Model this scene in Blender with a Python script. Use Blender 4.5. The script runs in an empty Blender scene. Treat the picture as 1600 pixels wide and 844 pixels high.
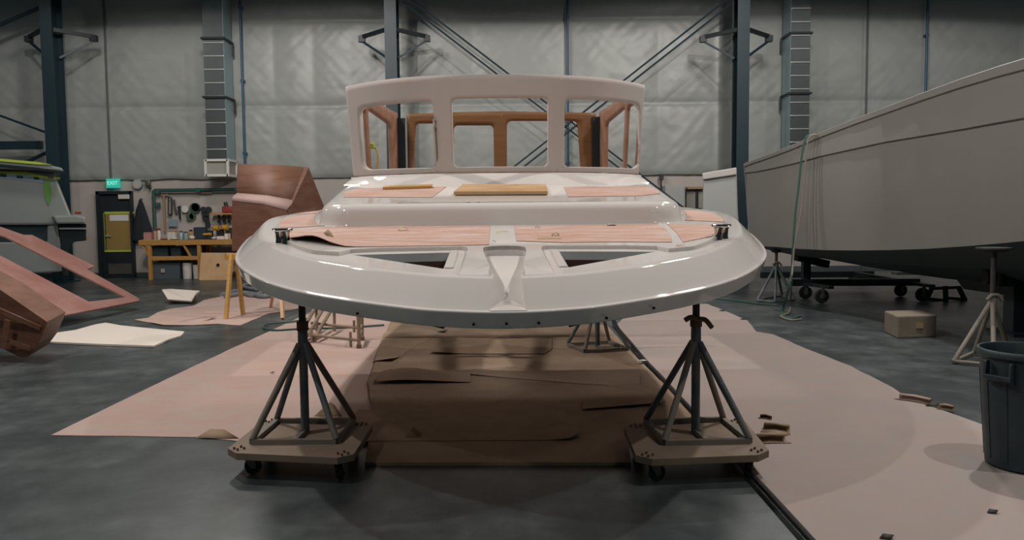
import bpy, bmesh, math, random
from mathutils import Vector, Matrix, noise
random.seed(7)
SC = bpy.context.scene
COL = SC.collection
PI = math.pi
# ------------------------------------------------------------------ camera
F = 1280.0
PITCH = math.atan(87.0/1280.0)
ROLL = 0.0096
CZ = 1.56
CAM = Vector((0, 0, CZ))
fw = Vector((0, math.cos(PITCH), -math.sin(PITCH)))
rt0 = Vector((1, 0, 0)); up0 = Vector((0, math.sin(PITCH), math.cos(PITCH)))
rt = rt0*math.cos(ROLL) - up0*math.sin(ROLL)
up = up0*math.cos(ROLL) + rt0*math.sin(ROLL)
cd = bpy.data.cameras.new('camera'); cam = bpy.data.objects.new('camera', cd); COL.objects.link(cam)
cd.sensor_width = 36; cd.lens = 36*F/1600; cd.clip_end = 200
M = Matrix((rt, up, -fw)).transposed().to_4x4(); M.translation = CAM
cam.matrix_world = M
SC.camera = cam
def ray(u, v):
    return (fw + rt*((u-800)/F) + up*((422-v)/F))
def at(u, v, Y):
    """world point seen at pixel u,v that lies at depth Y"""
    d = ray(u, v); return CAM + d*(Y/d.y)
def on(u, v, z=0.0):
    """world point seen at pixel u,v that lies at height z"""
    d = ray(u, v); return CAM + d*((z-CZ)/d.z)
def onplane(u, v, P, N):
    d = ray(u, v); return CAM + d*((P-CAM).dot(N)/d.dot(N))
# ------------------------------------------------------------------ materials
MATS = {}
def mat(name, col, rough=0.5, metal=0.0, var=None, scale=4.0, amt=0.5, bump=0.0, bscale=40.0, stretch=(1,1,1),
        coat=0.0, spec=0.5, var2=None, scale2=20.0, amt2=0.3, emit=None, estr=1.0):
    m = bpy.data.materials.new(name); m.use_nodes = True
    nt = m.node_tree; N = nt.nodes; L = nt.links
    b = N['Principled BSDF']
    b.inputs['Roughness'].default_value = rough
    b.inputs['Metallic'].default_value = metal
    b.inputs['Specular IOR Level'].default_value = spec
    b.inputs['Coat Weight'].default_value = coat
    b.inputs['Coat Roughness'].default_value = 0.05
    b.inputs['Base Color'].default_value = (*col, 1)
    tc = N.new('ShaderNodeTexCoord'); mp = N.new('ShaderNodeMapping'); mp.inputs['Scale'].default_value = stretch
    L.new(tc.outputs['Object'], mp.inputs['Vector'])
    out = None
    def layer(prev, c2, sc, am, seed):
        nz = N.new('ShaderNodeTexNoise'); nz.inputs['Scale'].default_value = sc; nz.inputs['Detail'].default_value = 6
        nz.inputs['Roughness'].default_value = 0.62
        L.new(mp.outputs[0], nz.inputs['Vector'])
        r = N.new('ShaderNodeValToRGB'); r.color_ramp.elements[0].position = 0.38; r.color_ramp.elements[1].position = 0.66
        L.new(nz.outputs['Fac'], r.inputs[0])
        mu = N.new('ShaderNodeMath'); mu.operation = 'MULTIPLY'; mu.inputs[1].default_value = am
        L.new(r.outputs[0], mu.inputs[0])
        mx = N.new('ShaderNodeMix'); mx.data_type = 'RGBA'
        L.new(mu.outputs[0], mx.inputs['Factor'])
        if prev is None: mx.inputs['A'].default_value = (*col, 1)
        else: L.new(prev, mx.inputs['A'])
        mx.inputs['B'].default_value = (*c2, 1)
        return mx.outputs['Result']
    if var: out = layer(out, var, scale, amt, 0)
    if var2: out = layer(out, var2, scale2, amt2, 1)
    if out: L.new(out, b.inputs['Base Color'])
    if bump:
        nz = N.new('ShaderNodeTexNoise'); nz.inputs['Scale'].default_value = bscale; nz.inputs['Detail'].default_value = 5
        L.new(mp.outputs[0], nz.inputs['Vector'])
        bp = N.new('ShaderNodeBump'); bp.inputs['Strength'].default_value = bump; bp.inputs['Distance'].default_value = 0.02
        L.new(nz.outputs['Fac'], bp.inputs['Height']); L.new(bp.outputs[0], b.inputs['Normal'])
    if emit:
        b.inputs['Emission Color'].default_value = (*emit, 1); b.inputs['Emission Strength'].default_value = estr
    MATS[name] = m
    return m
# ------------------------------------------------------------------ geometry builder
class MB:
    def __init__(s): s.v = []; s.f = []; s.mi = []; s.cur = 0
    def add(s, vs, fs):
        o = len(s.v); s.v += [Vector(p) for p in vs]
        s.f += [[i+o for i in f] for f in fs]; s.mi += [s.cur]*len(fs)
        return s
    def box(s, c, d, rz=0, M=None):
        x, y, z = d[0]/2, d[1]/2, d[2]/2
        vs = [Vector((sx*x, sy*y, sz*z)) for sx in (-1, 1) for sy in (-1, 1) for sz in (-1, 1)]
        R = M if M is not None else Matrix.Rotation(rz, 3, 'Z')
        vs = [R @ p + Vector(c) for p in vs]
        return s.add(vs, [(0,1,3,2), (4,6,7,5), (0,4,5,1), (2,3,7,6), (0,2,6,4), (1,5,7,3)])
    def bar(s, p, q, w, h, upv=(0, 0, 1)):
        p = Vector(p); q = Vector(q); d = (q-p); L = d.length; d.normalize()
        u = Vector(upv); x = d.cross(u)
        if x.length < 1e-4: x = d.cross(Vector((0, 1, 0)))
        x.normalize(); u = x.cross(d).normalized()
        R = Matrix((x, d, u)).transposed()
        return s.box((p+q)/2, (w, L, h), M=R)
    def tube(s, pts, r, n=10, closed=False, cap=True):
        pts = [Vector(p) for p in pts]; k = len(pts)
        rs = r if isinstance(r, (list, tuple)) else [r]*k
        vs = []; prev = None
        for i, p in enumerate(pts):
            if closed: t = pts[(i+1) % k]-pts[i-1]
            else: t = pts[min(i+1, k-1)]-pts[max(i-1, 0)]
            t.normalize()
            if prev is None:
                a = Vector((0, 0, 1)) if abs(t.z) < .9 else Vector((1, 0, 0))
            else: a = prev
            x = (a - t*a.dot(t)).normalized(); prev = x; y = t.cross(x)
            for j in range(n):
                th = 2*PI*j/n; vs.append(p + (x*math.cos(th)+y*math.sin(th))*rs[i])
        fs = []
        for i in range(k if closed else k-1):
            for j in range(n):
                a = i*n+j; b = i*n+(j+1) % n; c = ((i+1) % k)*n+(j+1) % n; d = ((i+1) % k)*n+j
                fs.append((a, b, c, d))
        if cap and not closed:
            fs.append(tuple(range(n))[::-1]); fs.append(tuple(range((k-1)*n, k*n)))
        return s.add(vs, fs)
    def cyl(s, p, q, r, n=16): return s.tube([p, q], r, n)
    def lathe(s, prof, c=(0, 0, 0), n=32, axis='Z', closed=False):
        vs = []; fs = []; c = Vector(c); k = len(prof)
        for (r, z) in prof:
            for j in range(n):
                th = 2*PI*j/n
                p = Vector((r*math.cos(th), r*math.sin(th), z))
                if axis == 'Y': p = Vector((p.x, p.z, p.y))
                if axis == 'X': p = Vector((p.z, p.x, p.y))
                vs.append(p+c)
        for i in range(k-1):
            for j in range(n):
                fs.append((i*n+j, i*n+(j+1) % n, (i+1)*n+(j+1) % n, (i+1)*n+j))
        if prof[0][0] > 1e-5: fs.append(tuple(range(n))[::-1])
        if prof[-1][0] > 1e-5: fs.append(tuple(range((k-1)*n, k*n)))
        return s.add(vs, fs)
    def prism(s, poly, d):
        """polygon (3-D points, planar) pushed along vector d"""
        poly = [Vector(p) for p in poly]; d = Vector(d); n = len(poly)
        vs = poly + [p+d for p in poly]
        fs = [tuple(range(n)), tuple(range(n, 2*n))[::-1]] + [(i, i+n, (i+1) % n+n, (i+1) % n) for i in range(n)]
        return s.add(vs, fs)
    def loft(s, rings, closed=True, cap=False):
        n = len(rings[0]); vs = [p for r in rings for p in r]; fs = []
        for i in range(len(rings)-1):
            for j in range(n if closed else n-1):
                fs.append((i*n+j, i*n+(j+1) % n, (i+1)*n+(j+1) % n, (i+1)*n+j))
        if cap: fs.append(tuple(range(n))[::-1]); fs.append(tuple(range((len(rings)-1)*n, len(rings)*n)))
        return s.add(vs, fs)
    def build(s, name, m, parent=None, smooth=40, bevel=0, seg=2, solid=0, origin=None, subd=0):
        me = bpy.data.meshes.new(name)
        vs = s.v
        o = bpy.data.objects.new(name, me)
        if parent is not None:
            inv = world(parent).inverted(); vs = [inv @ p for p in vs]
            o.parent = parent
        else:
            if origin is None:
                xs = [p.x for p in vs]; ys = [p.y for p in vs]; zs = [p.z for p in vs]
                origin = Vector(((min(xs)+max(xs))/2, (min(ys)+max(ys))/2, min(zs)))
            origin = Vector(origin); vs = [p-origin for p in vs]; o.location = origin
        me.from_pydata([tuple(p) for p in vs], [], s.f)
        ms = m if isinstance(m, (list, tuple)) else [m]
        for x in ms: me.materials.append(MATS[x] if isinstance(x, str) else x)
        if len(ms) > 1:
            for i, p in enumerate(me.polygons): p.material_index = s.mi[i]
        bm = bmesh.new(); bm.from_mesh(me)
        bmesh.ops.remove_doubles(bm, verts=bm.verts, dist=2e-5)
        bmesh.ops.recalc_face_normals(bm, faces=bm.faces)
        bm.to_mesh(me); bm.free()
        if smooth:
            me.shade_smooth(); me.set_sharp_from_angle(angle=math.radians(smooth))
        COL.objects.link(o)
        if solid:
            md = o.modifiers.new('solid', 'SOLIDIFY'); md.thickness = solid; md.offset = 0
        if bevel:
            md = o.modifiers.new('bevel', 'BEVEL'); md.width = bevel; md.segments = seg; md.limit_method = 'ANGLE'
            md.angle_limit = math.radians(50); md.harden_normals = False
        return o
def world(o):
    L = Matrix.LocRotScale(o.location, o.rotation_euler, o.scale)
    return (world(o.parent) @ L) if o.parent is not None else L
def tag(o, label=None, cat=None, group=None, kind=None):
    if label: o['label'] = label
    if cat: o['category'] = cat
    if group: o['group'] = group
    if kind: o['kind'] = kind
    return o
def thing(name, label, cat, loc=(0, 0, 0), rz=0, group=None):
    o = bpy.data.objects.new(name, None); COL.objects.link(o); o.empty_display_size = .1
    o.location = loc; o.rotation_euler = (0, 0, rz)
    return tag(o, label, cat, group)
def copy_tree(o, parent=None):
    c = o.copy(); COL.objects.link(c)
    if parent is not None: c.parent = parent
    for ch in list(o.children): copy_tree(ch, c)
    return c
def fill(loops, pts=None):
    """triangulated polygon with holes from closed 2-D loops -> verts, faces (2-D)"""
    bm = bmesh.new(); es = []
    for lp in loops:
        vs = [bm.verts.new((p[0], p[1], 0)) for p in lp]
        for i in range(len(vs)): es.append(bm.edges.new((vs[i], vs[(i+1) % len(vs)])))
    bmesh.ops.triangle_fill(bm, edges=es, use_beauty=True, use_dissolve=False)
    return bm
def bisect(bm, axis, vals):
    for t in vals:
        g = list(bm.verts)+list(bm.edges)+list(bm.faces)
        co = Vector((t, 0, 0)) if axis == 0 else Vector((0, t, 0))
        no = Vector((1, 0, 0)) if axis == 0 else Vector((0, 1, 0))
        bmesh.ops.bisect_plane(bm, geom=g, plane_co=co, plane_no=no, dist=1e-6)
def bm_data(bm):
    bm.verts.ensure_lookup_table(); bm.verts.index_update()
    v = [p.co.copy() for p in bm.verts]; f = [[q.index for q in x.verts] for x in bm.faces]
    return v, f
def rquad(c, r, n=6, m=8):
    """rounded quad: corners c (2-D, CCW), sampled so that side k has the same count as its cell side"""
    c = [Vector((p[0], p[1])) for p in c]; arcs = []
    for k in range(4):
        p = c[k]; a = (c[k-1]-p).normalized(); b = (c[(k+1) % 4]-p).normalized()
        rr = r[k] if isinstance(r, (list, tuple)) else r
        ang = a.angle(b); t = rr/math.tan(ang/2)
        p0 = p+a*t; p1 = p+b*t
        cen = p+(a+b).normalized()*(rr/math.sin(ang/2))
        v0 = p0-cen; v1 = p1-cen; full = v0.angle_signed(v1)
        pts = []
        for i in range(2*n+1):
            th = -full*i/(2*n)
            pts.append(cen+Vector((v0.x*math.cos(th)-v0.y*math.sin(th), v0.x*math.sin(th)+v0.y*math.cos(th))))
        arcs.append(pts)
    out = []
    for k in range(4):
        A = arcs[k]; B = arcs[(k+1) % 4]
        side = A[n:] + [A[-1].lerp(B[0], i/m) for i in range(1, m)] + B[:n]
        out += side
    return out          # 4*(2n+m) points ... side count = n+1 + m-1 + n
def ring_cell(c, count):
    c = [Vector((p[0], p[1])) for p in c]; out = []
    for k in range(4):
        for i in range(count): out.append(c[k].lerp(c[(k+1) % 4], i/count))
    return out
def frame_cells(mb, cells, fn, n=6, m=8, K=4):
    """cells: (cell corners, opening corners or None, radius). fn maps (u,w)->Vector. Adds the flat skin (solidify later)"""
    cnt = 2*n+m
    for cell, op, r in cells:
        A = ring_cell(cell, cnt)
        if op is None:
            # regular grid
            c = [Vector(p) for p in cell]; G = 10; vs = []; fs = []
            for i in range(cnt+1):
                for j in range(G+1):
                    lo = c[0].lerp(c[1], i/cnt); hi = c[3].lerp(c[2], i/cnt); vs.append(fn(*lo.lerp(hi, j/G)))
            for i in range(cnt):
                for j in range(G): fs.append((i*(G+1)+j, (i+1)*(G+1)+j, (i+1)*(G+1)+j+1, i*(G+1)+j+1))
            mb.add(vs, fs); continue
        B = rquad(op, r, n, m); T = len(A); vs = []; fs = []
        for k in range(K+1):
            for i in range(T): vs.append(fn(*A[i].lerp(B[i], k/K)))
        for k in range(K):
            for i in range(T):
                fs.append((k*T+i, k*T+(i+1) % T, (k+1)*T+(i+1) % T, (k+1)*T+i))
        mb.add(vs, fs)
def smoothstep(a, b, x):
    t = max(0, min(1, (x-a)/(b-a))); return t*t*(3-2*t)
def catmull(P, per=8):
    P = [Vector(p) for p in P]; out = []
    for i in range(len(P)-1):
        p0 = P[i-1] if i else P[0]*2-P[1]; p1 = P[i]; p2 = P[i+1]; p3 = P[i+2] if i+2 < len(P) else P[-1]*2-P[-2]
        for k in range(per):
            t = k/per
            out.append(.5*((2*p1)+(p2-p0)*t+(2*p0-5*p1+4*p2-p3)*t*t+(3*p1-p0-3*p2+p3)*t**3))
    out.append(P[-1]); return out
LAMPS = [(-5, -2.5, 260, .08, 169), (5, -2.5, 170, .08, 169), (-5, 3, 760, .08, 170), (5, 3, 620, .08, 170), (-5, 8.5, 1100, .10, 168), (5, 8.5, 1100, .10, 168), (-5, 13.5, 800, .5, 160.6), (5, 13.5, 800, .5, 160.6),
         (-12.5, 13.5, 170, .5, 160.6), (12.5, 13.5, 150, .5, 160.6)]
WORLD = (.016, .027, .030)
# ------------------------------------------------------------------ the look of the place
mat('gelcoat', (.70, .66, .63), .055, spec=.5, var=(.70, .655, .63), scale=3, amt=.35)
mat('primer', (.50, .455, .43), .72, var=(.55, .44, .40), scale=5, amt=.5, bump=.06, bscale=160)
mat('primer_side', (.55, .46, .42), .7, var=(.5, .38, .33), scale=5, amt=.6)
mat('ply_amber', (.22, .095, .032), .55, var=(.15, .06, .018), scale=3, amt=.7, stretch=(1, 1, 9))
mat('ply_side', (.25, .115, .06), .6, var=(.34, .2, .15), scale=4, amt=.7)
mat('ply_brown', (.125, .054, .03), .55, var=(.19, .105, .075), scale=2.2, amt=.75, stretch=(1, 1, 5), var2=(.17, .06, .03), scale2=9, amt2=.4)
mat('ply_pink', (.27, .125, .10), .65, var=(.36, .21, .185), scale=1.6, amt=.8, var2=(.26, .11, .08), scale2=9, amt2=.35)
mat('dusty_sheet', (.47, .27, .20), .8, var=(.60, .50, .47), scale=2.6, amt=.9, stretch=(1, 4, 1), var2=(.40, .20, .135), scale2=10, amt2=.65)
mat('sheet_under', (.30, .21, .13), .8)
mat('floor_pink', (.47, .335, .29), .82, var=(.47, .385, .35), scale=1.1, amt=.85, var2=(.50, .29, .22), scale2=5, amt2=.35, bump=.1, bscale=25)
mat('floor_grey_pink', (.36, .295, .27), .82, var=(.31, .29, .28), scale=1.0, amt=.85, var2=(.40, .25, .19), scale2=6, amt2=.3, bump=.1, bscale=25)
mat('kraft', (.32, .225, .145), .8, var=(.22, .15, .10), scale=2.5, amt=.7, var2=(.36, .26, .19), scale2=7, amt2=.4, bump=.08, bscale=20)
mat('kraft_light', (.37, .27, .19), .8, var=(.27, .175, .12), scale=2.0, amt=.6, bump=.08, bscale=20)
mat('white_sheet', (.70, .63, .56), .6)
mat('concrete', (.034, .046, .049), .36, var=(.12, .140, .142), scale=1.2, amt=.9, stretch=(1, .8, 1), var2=(.022, .030, .033), scale2=3.6, amt2=.8, bump=.06, bscale=18)
mat('liner', (.32, .337, .325), .42, var=(.29, .31, .30), scale=.6, amt=.6)
mat('board_white', (.42, .38, .355), .6, var=(.45, .41, .38), scale=1.2, amt=.6)
mat('steel_navy', (.012, .030, .040), .45, spec=.4)
mat('steel_black', (.010, .016, .019), .5)
mat('conduit_blue', (.015, .075, .14), .4)
mat('conduit_grey', (.07, .085, .09), .5)
mat('galv', (.20, .225, .225), .30, .85, var=(.22, .25, .25), scale=5, amt=.7, bump=.1, bscale=7)
mat('galv_rib', (.7, .72, .70), .3, .7)
mat('galv_side', (.30, .40, .43), .5, .3)
mat('white_frame', (.6, .6, .57), .5)
mat('grille', (.30, .29, .25), .7)
mat('door_dark', (.012, .018, .022), .5)
mat('kraft_door', (.26, .17, .05), .7)
mat('lime_tape', (.38, .50, .06), .6)
mat('white_paper', (.62, .60, .58), .7)
mat('exit_green', (.02, .30, .22), .5, emit=(.03, .55, .42), estr=.55)
mat('exit_letter', (.5, .8, .7), .5, emit=(.25, .9, .7), estr=.6)
mat('cloth_black', (.012, .018, .024), .9)
mat('bench_wood', (.42, .22, .055), .6, var=(.34, .16, .035), scale=5, amt=.6, stretch=(6, 1, 1))
mat('saw_wood', (.58, .34, .10), .6, var=(.45, .24, .06), scale=6, amt=.6, stretch=(1, 1, 4))
mat('saw_wood_pale', (.66, .40, .24), .6, var=(.55, .32, .17), scale=6, amt=.6)
mat('pale_ply', (.52, .33, .18), .65, var=(.42, .24, .10), scale=4, amt=.7)
mat('tote_grey', (.07, .085, .10), .5)
mat('bin_dark', (.02, .035, .042), .5)
mat('white_plastic', (.55, .54, .50), .45)
mat('red', (.25, .035, .03), .5)
mat('pink_pack', (.42, .20, .18), .6)
mat('yellow', (.55, .30, .02), .45)
mat('teal_dark', (.03, .09, .08), .5)
mat('green_cord', (.05, .10, .06), .5)
mat('tool_steel', (.16, .16, .15), .4, .6)
mat('tool_black', (.018, .022, .024), .5)
mat('tan_wood', (.30, .20, .12), .6)
mat('jack_paint', (.06, .11, .14), .5, var=(.24, .19, .145), scale=5, amt=.7)
mat('jack_dusty', (.235, .195, .155), .7, var=(.14, .15, .15), scale=5, amt=.7)
mat('jack_pole', (.022, .028, .032), .5, var=(.12, .07, .05), scale=6, amt=.4)
mat('dolly_ply', (.24, .18, .13), .75, var=(.17, .125, .09), scale=4, amt=.7, bump=.1)
mat('rust', (.14, .075, .045), .7)
mat('rubber', (.012, .014, .016), .7)
mat('caster_steel', (.20, .20, .19), .5, .4)
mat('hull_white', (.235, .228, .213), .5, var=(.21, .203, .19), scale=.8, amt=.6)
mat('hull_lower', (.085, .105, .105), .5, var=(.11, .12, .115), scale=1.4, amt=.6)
mat('hull_rim', (.50, .48, .46), .5)
mat('hull_grey', (.36, .37, .36), .55)
mat('hose_green', (.03, .095, .075), .5)
mat('hose_tan', (.22, .18, .15), .6)
mat('hose_grey', (.17, .19, .20), .6)
mat('block_wood', (.20, .17, .125), .8, var=(.15, .13, .10), scale=5, amt=.7)
mat('can_plastic', (.009, .022, .030), .5, var=(.055, .075, .08), scale=4, amt=.45, stretch=(1, 1, .4))
mat('chrome', (.55, .50, .45), .07, 1.0)
mat('locker_grey', (.5, .54, .54), .6)
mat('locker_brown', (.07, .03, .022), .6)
mat('hole', (.004, .004, .004), .8)
mat('black_strip', (.008, .014, .018), .6)
mat('cart_pipe', (.30, .22, .15), .6, var=(.18, .13, .09), scale=9, amt=.7)
mat('leaf', (.03, .025, .018), .7)
mat('dust', (.40, .28, .25), .9)
mat('tray_brown', (.15, .09, .07), .7)
mat('glass_dark', (.03, .045, .05), .12)
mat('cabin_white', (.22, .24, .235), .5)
mat('cabin_green', (.10, .25, .05), .6)
mat('cabin_blue', (.20, .28, .34), .6)
mat('tube_black', (.006, .007, .008), .6)
# ------------------------------------------------------------------ the hall
WY = 21.6                      # depth of the back wall
mb = MB(); mb.add([(-24, -6, 0), (24, -6, 0), (24, WY+.3, 0), (-24, WY+.3, 0)], [(0, 1, 2, 3)])
mb.build('floor', 'concrete', smooth=0, origin=(0, 0, 0))['kind'] = 'structure'
mb = MB(); mb.box((0, WY+.15, 4.5), (48, .2, 9)); wall = mb.build('wall_back', 'board_white', smooth=0); wall['kind'] = 'structure'
LB = 2.56                      # lower edge of the vinyl insulation
seams = [-19, -16.6, -13.4, -11.6, -10.4, -8.1, -6.1, -5.1, -3.2, -1.0, 1.5, 3.85, 5.3, 7.2, 9.25, 10.8, 13.2, 15.5, 18]
hs = [LB, 4.42, 6.6, 8.9]
def liner_y(x, z):
    d = min(abs(x-s) for s in seams); h = min(abs(z-k) for k in hs)
    puff = .05*(1-math.exp(-(d/.30)))*(1-math.exp(-(h/.25)))+.05*(1-math.exp(-(h/.06)))
    w = noise.noise(Vector((x*.9, z*.9, 3.1)))*.018 + noise.noise(Vector((x*3.2+z*1.6, z*3.6-x*1.2, 7)))*.009
    dg = noise.noise(Vector(((x+z)*.7, (z-x)*5.5, 11)))*.013 + noise.noise(Vector(((x-z)*.7, (z+x)*6.2, 17)))*.011 + noise.noise(Vector((x*1.1, z*8, 23)))*.006
    near = math.exp(-d/.6)*.7 + math.exp(-h/.6)*.6 + .35
    return WY - .03 - puff - (w+dg*near)*min(1, .25+d*2)
nx, nz = 620, 120
mb = MB(); vs = []; fs = []
for i in range(nx+1):
    x = -21+42*i/nx
    for j in range(nz+1):
        z = LB+(8.9-LB)*j/nz
        vs.append((x, liner_y(x, z), z + (.03*noise.noise(Vector((x*1.3, 0, 0))) if j == 0 else 0)))
for i in range(nx):
    for j in range(nz):
        a = i*(nz+1)+j; fs.append((a, a+nz+1, a+nz+2, a+1))
mb.add(vs, fs); mb.build('insulation_liner', 'liner', wall, smooth=80)
# base kick board
mb = MB(); mb.box((0, WY+.03, .06), (46, .04, .12)); mb.build('baseboard_back', 'conduit_grey', smooth=0)['kind'] = 'structure'

# door
D0 = at(151, 299, WY-.05); D1 = at(212, 432, WY-.05)
dx0, dx1, dz1 = D0.x, D1.x, D0.z
door = thing('door_1', None, None, ((dx0+dx1)/2, WY, 0)); door['kind'] = 'structure'
mb = MB(); w = dx1-dx0
for b in (((dx0+.04), WY-.06, dz1/2, .08, .12, dz1), ((dx1-.03), WY-.06, dz1/2, .06, .12, dz1), ((dx0+dx1)/2, WY-.06, dz1-.04, w, .12, .08)):
    mb.box(b[:3], b[3:])
mb.build('door_frame', 'door_dark', door, bevel=.005)
mb = MB(); mb.box(((dx0+dx1)/2, WY+.0, dz1/2), (w-.1, .05, dz1-.02)); mb.build('door_leaf', 'door_dark', door)
def wallrect(u0, v0, u1, v1, Y, t, name, m, parent, bev=0.004):
    p = at(u0, v0, Y); q = at(u1, v1, Y); mb = MB()
    mb.box(((p.x+q.x)/2, Y+t/2, (p.z+q.z)/2), (abs(q.x-p.x), t, abs(p.z-q.z)))
    return mb.build(name, m, parent, bevel=bev)
wallrect(164, 333, 208, 392, WY-.05, .02, 'kraft_paper_cover', 'kraft_door', door)
for r in ((163, 331, 209, 334), (163, 391, 209, 393.5), (162, 333, 164, 392), (207.5, 333, 209.5, 392)):
    wallrect(*r, WY-.055, .02, 'masking_tape', 'lime_tape', door, 0)
wallrect(171, 336, 201, 345, WY-.06, .02, 'paper_strip', 'white_paper', door, 0)
wallrect(184, 304, 203, 311, WY-.12, .08, 'door_closer', 'white_plastic', door, .01)
wallrect(169, 412, 210, 428, WY-.05, .02, 'kick_plate', 'tool_steel', door, 0)
p = at(166, 369, WY-.1); mb = MB(); mb.cyl(p, p+Vector((0, .1, 0)), .03); mb.cyl(p+Vector((-.02, 0, 0)), p+Vector((.13, 0, -.01)), .014)
mb.build('door_handle', 'galv_rib', door)

# exit sign
p = at(177, 286.5, WY-.12); t = thing('exit_sign', 'green lit exit sign above the dark door', 'sign', (p.x, p.y, p.z-.11))
mb = MB(); mb.box(p, (.34, .09, .24)); mb.build('sign_case', 'exit_green', t, bevel=.012)
cu = bpy.data.curves.new('exit_text', 'FONT'); cu.body = 'EXIT'; cu.size = .135; cu.align_x = 'CENTER'; cu.align_y = 'CENTER'; cu.extrude = .004
to = bpy.data.objects.new('exit_text', cu); COL.objects.link(to)
me = bpy.data.meshes.new_from_object(to.evaluated_get(bpy.context.evaluated_depsgraph_get()))
bpy.data.objects.remove(to); me.materials.clear(); me.materials.append(MATS['exit_letter'])
to = bpy.data.objects.new('lettering', me); COL.objects.link(to); to.parent = t
to.location = (0, -.05, .11); to.rotation_euler = (PI/2, 0, 0)
q = at(171, 0, WY-.12)
mb = MB(); mb.tube([(p.x-.05, WY-.13, p.z+.12), (p.x-.05, WY-.13, 8.4)], .022)
tag(mb.build('conduit', 'conduit_grey'), 'thin grey conduit running up the wall from the exit sign', 'conduit')

# vertical conduits on the wall
def conduit(u, v0, v1, m, label, Y=WY-.23, r=.03, cl=True):
    a = at(u, v1, Y); b = at(u, v0, Y); x = a.x
    if a.z < .6: a.z = 0
    zt = 8.4 if v0 <= 0 else b.z
    t = thing('conduit', label, 'conduit', (x, Y, a.z))
    mb = MB(); mb.tube([(x, Y, a.z), (x, Y, zt)], r); mb.build('pipe', m, t)
    if cl:
        z = a.z+.5
        while z < min(zt, 7):
            mb = MB(); mb.box((x, Y+.05, z), (.09, .13, .05)); mb.build('pipe_clip', m, t); z += 1.85
    return t
conduit(383, 0, 270, 'conduit_blue', 'blue conduit rising beside the ribbed metal duct near the brown mold', Y=WY-.29)
conduit(888, 0, 285, 'conduit_blue', 'blue conduit behind the crossing brace rods at the pilothouse')
conduit(1440, 0, 400, 'conduit_blue', 'blue conduit ending behind the long white hull')
conduit(1348, 0, 436, 'conduit_grey', 'thin dark conduit between the right duct and a blue conduit', r=.022, cl=False)

# steel columns with brackets
def column(u, label, Y=19.9, armY=20.55, vb=None):
    c = at(u, 150, Y); x = c.x
    t = thing('steel_column', label, 'column', (x, Y+.2, 0))
    mb = MB()
    fw_, dp, tk = .285, .46, .025
    mb.box((x, Y, 4.3), (fw_, tk, 8.6)); mb.box((x, Y+dp, 4.3), (fw_, tk, 8.6)); mb.box((x, Y+dp/2, 4.3), (.03, dp, 8.6))
    mb.build('i_beam', 'steel_navy', t, smooth=0)
    mb = MB(); mb.box((x, Y+dp/2, .015), (.5, .7, .03)); mb.build('base_plate', 'steel_navy', t, smooth=0)
    for s in (-1, 1):
        za = at(u, 47, Y).z
        e = Vector((x+s*.80, armY, za-.02)); r0 = Vector((x+s*.13, Y+.05, za+.02))
        mb = MB(); mb.bar(r0, e, .07, .09); mb.build('bracket_arm', 'steel_black', t)
        mb = MB(); mb.box(e+Vector((0, 0, -.05)), (.16, .14, .15)); mb.build('arm_clamp', 'steel_black', t)
        mb = MB(); mb.bar(e+Vector((0, 0, -.1)), (x+s*.13, Y+.3, za-.60), .05, .05); mb.build('bracket_strut', 'steel_navy', t)
    return t
c1 = column(77, 'dark steel column with bracket arms behind the white cabin boat')
c2 = column(612, 'dark steel column with bracket arms behind the pilothouse frame')
c3 = column(1161, 'dark steel column with bracket arms beside the end of the long white hull', Y=19.6, armY=20.25)
# girt beam stub and rods beside the first column
a = at(-60, 228, 20.6); b = at(66, 228, 20.6)
mb = MB(); mb.box(((a.x+b.x)/2, 20.6, a.z), (abs(b.x-a.x), .12, .20)); tag(mb.build('steel_girt', 'steel_navy', smooth=0), 'dark horizontal steel girt running into the column above the cabin boat', 'beam')
def rod(p, q, label, m='steel_navy', r=.028):
    mb = MB(); mb.tube([p, q], r, 8)
    return tag(mb.build('brace_rod', m), label, 'brace rod')
rod(at(-40, 166, 20.7), at(72, 207, 20.3), 'thin brace rod sloping down to the column just above the steel girt')
rod(at(-40, 56, 20.3), at(62, 12, 20.3), 'thin brace rod rising to the top of the column behind the cabin boat', r=.05)
rod(at(40, 254, 20.5), at(78, 236, 20.4), 'short dark strut under the steel girt at the cabin boat roof', r=.045)
# X bracing, two parallel rods in each direction, joined by a plate where they cross
for k, (o, lab) in enumerate(((-9, 'upper'), (9, 'lower'))):
    p = at(630, -6+o*.0-(4 if k == 0 else -9), 20.3); q = at(1146, 392+(-8 if k == 0 else 8), 20.5)
    rod(p, q, f'{lab} of the paired rods sloping down from the middle column behind the pilothouse', r=.022)
    p = at(1150, -6-(6 if k == 0 else -6), 20.1); q = at(618, 412+(-6 if k == 0 else 6), 20.5)
    rod(p, q, f'{lab} of the paired rods sloping down from the column beside the long white hull', r=.022)

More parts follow.
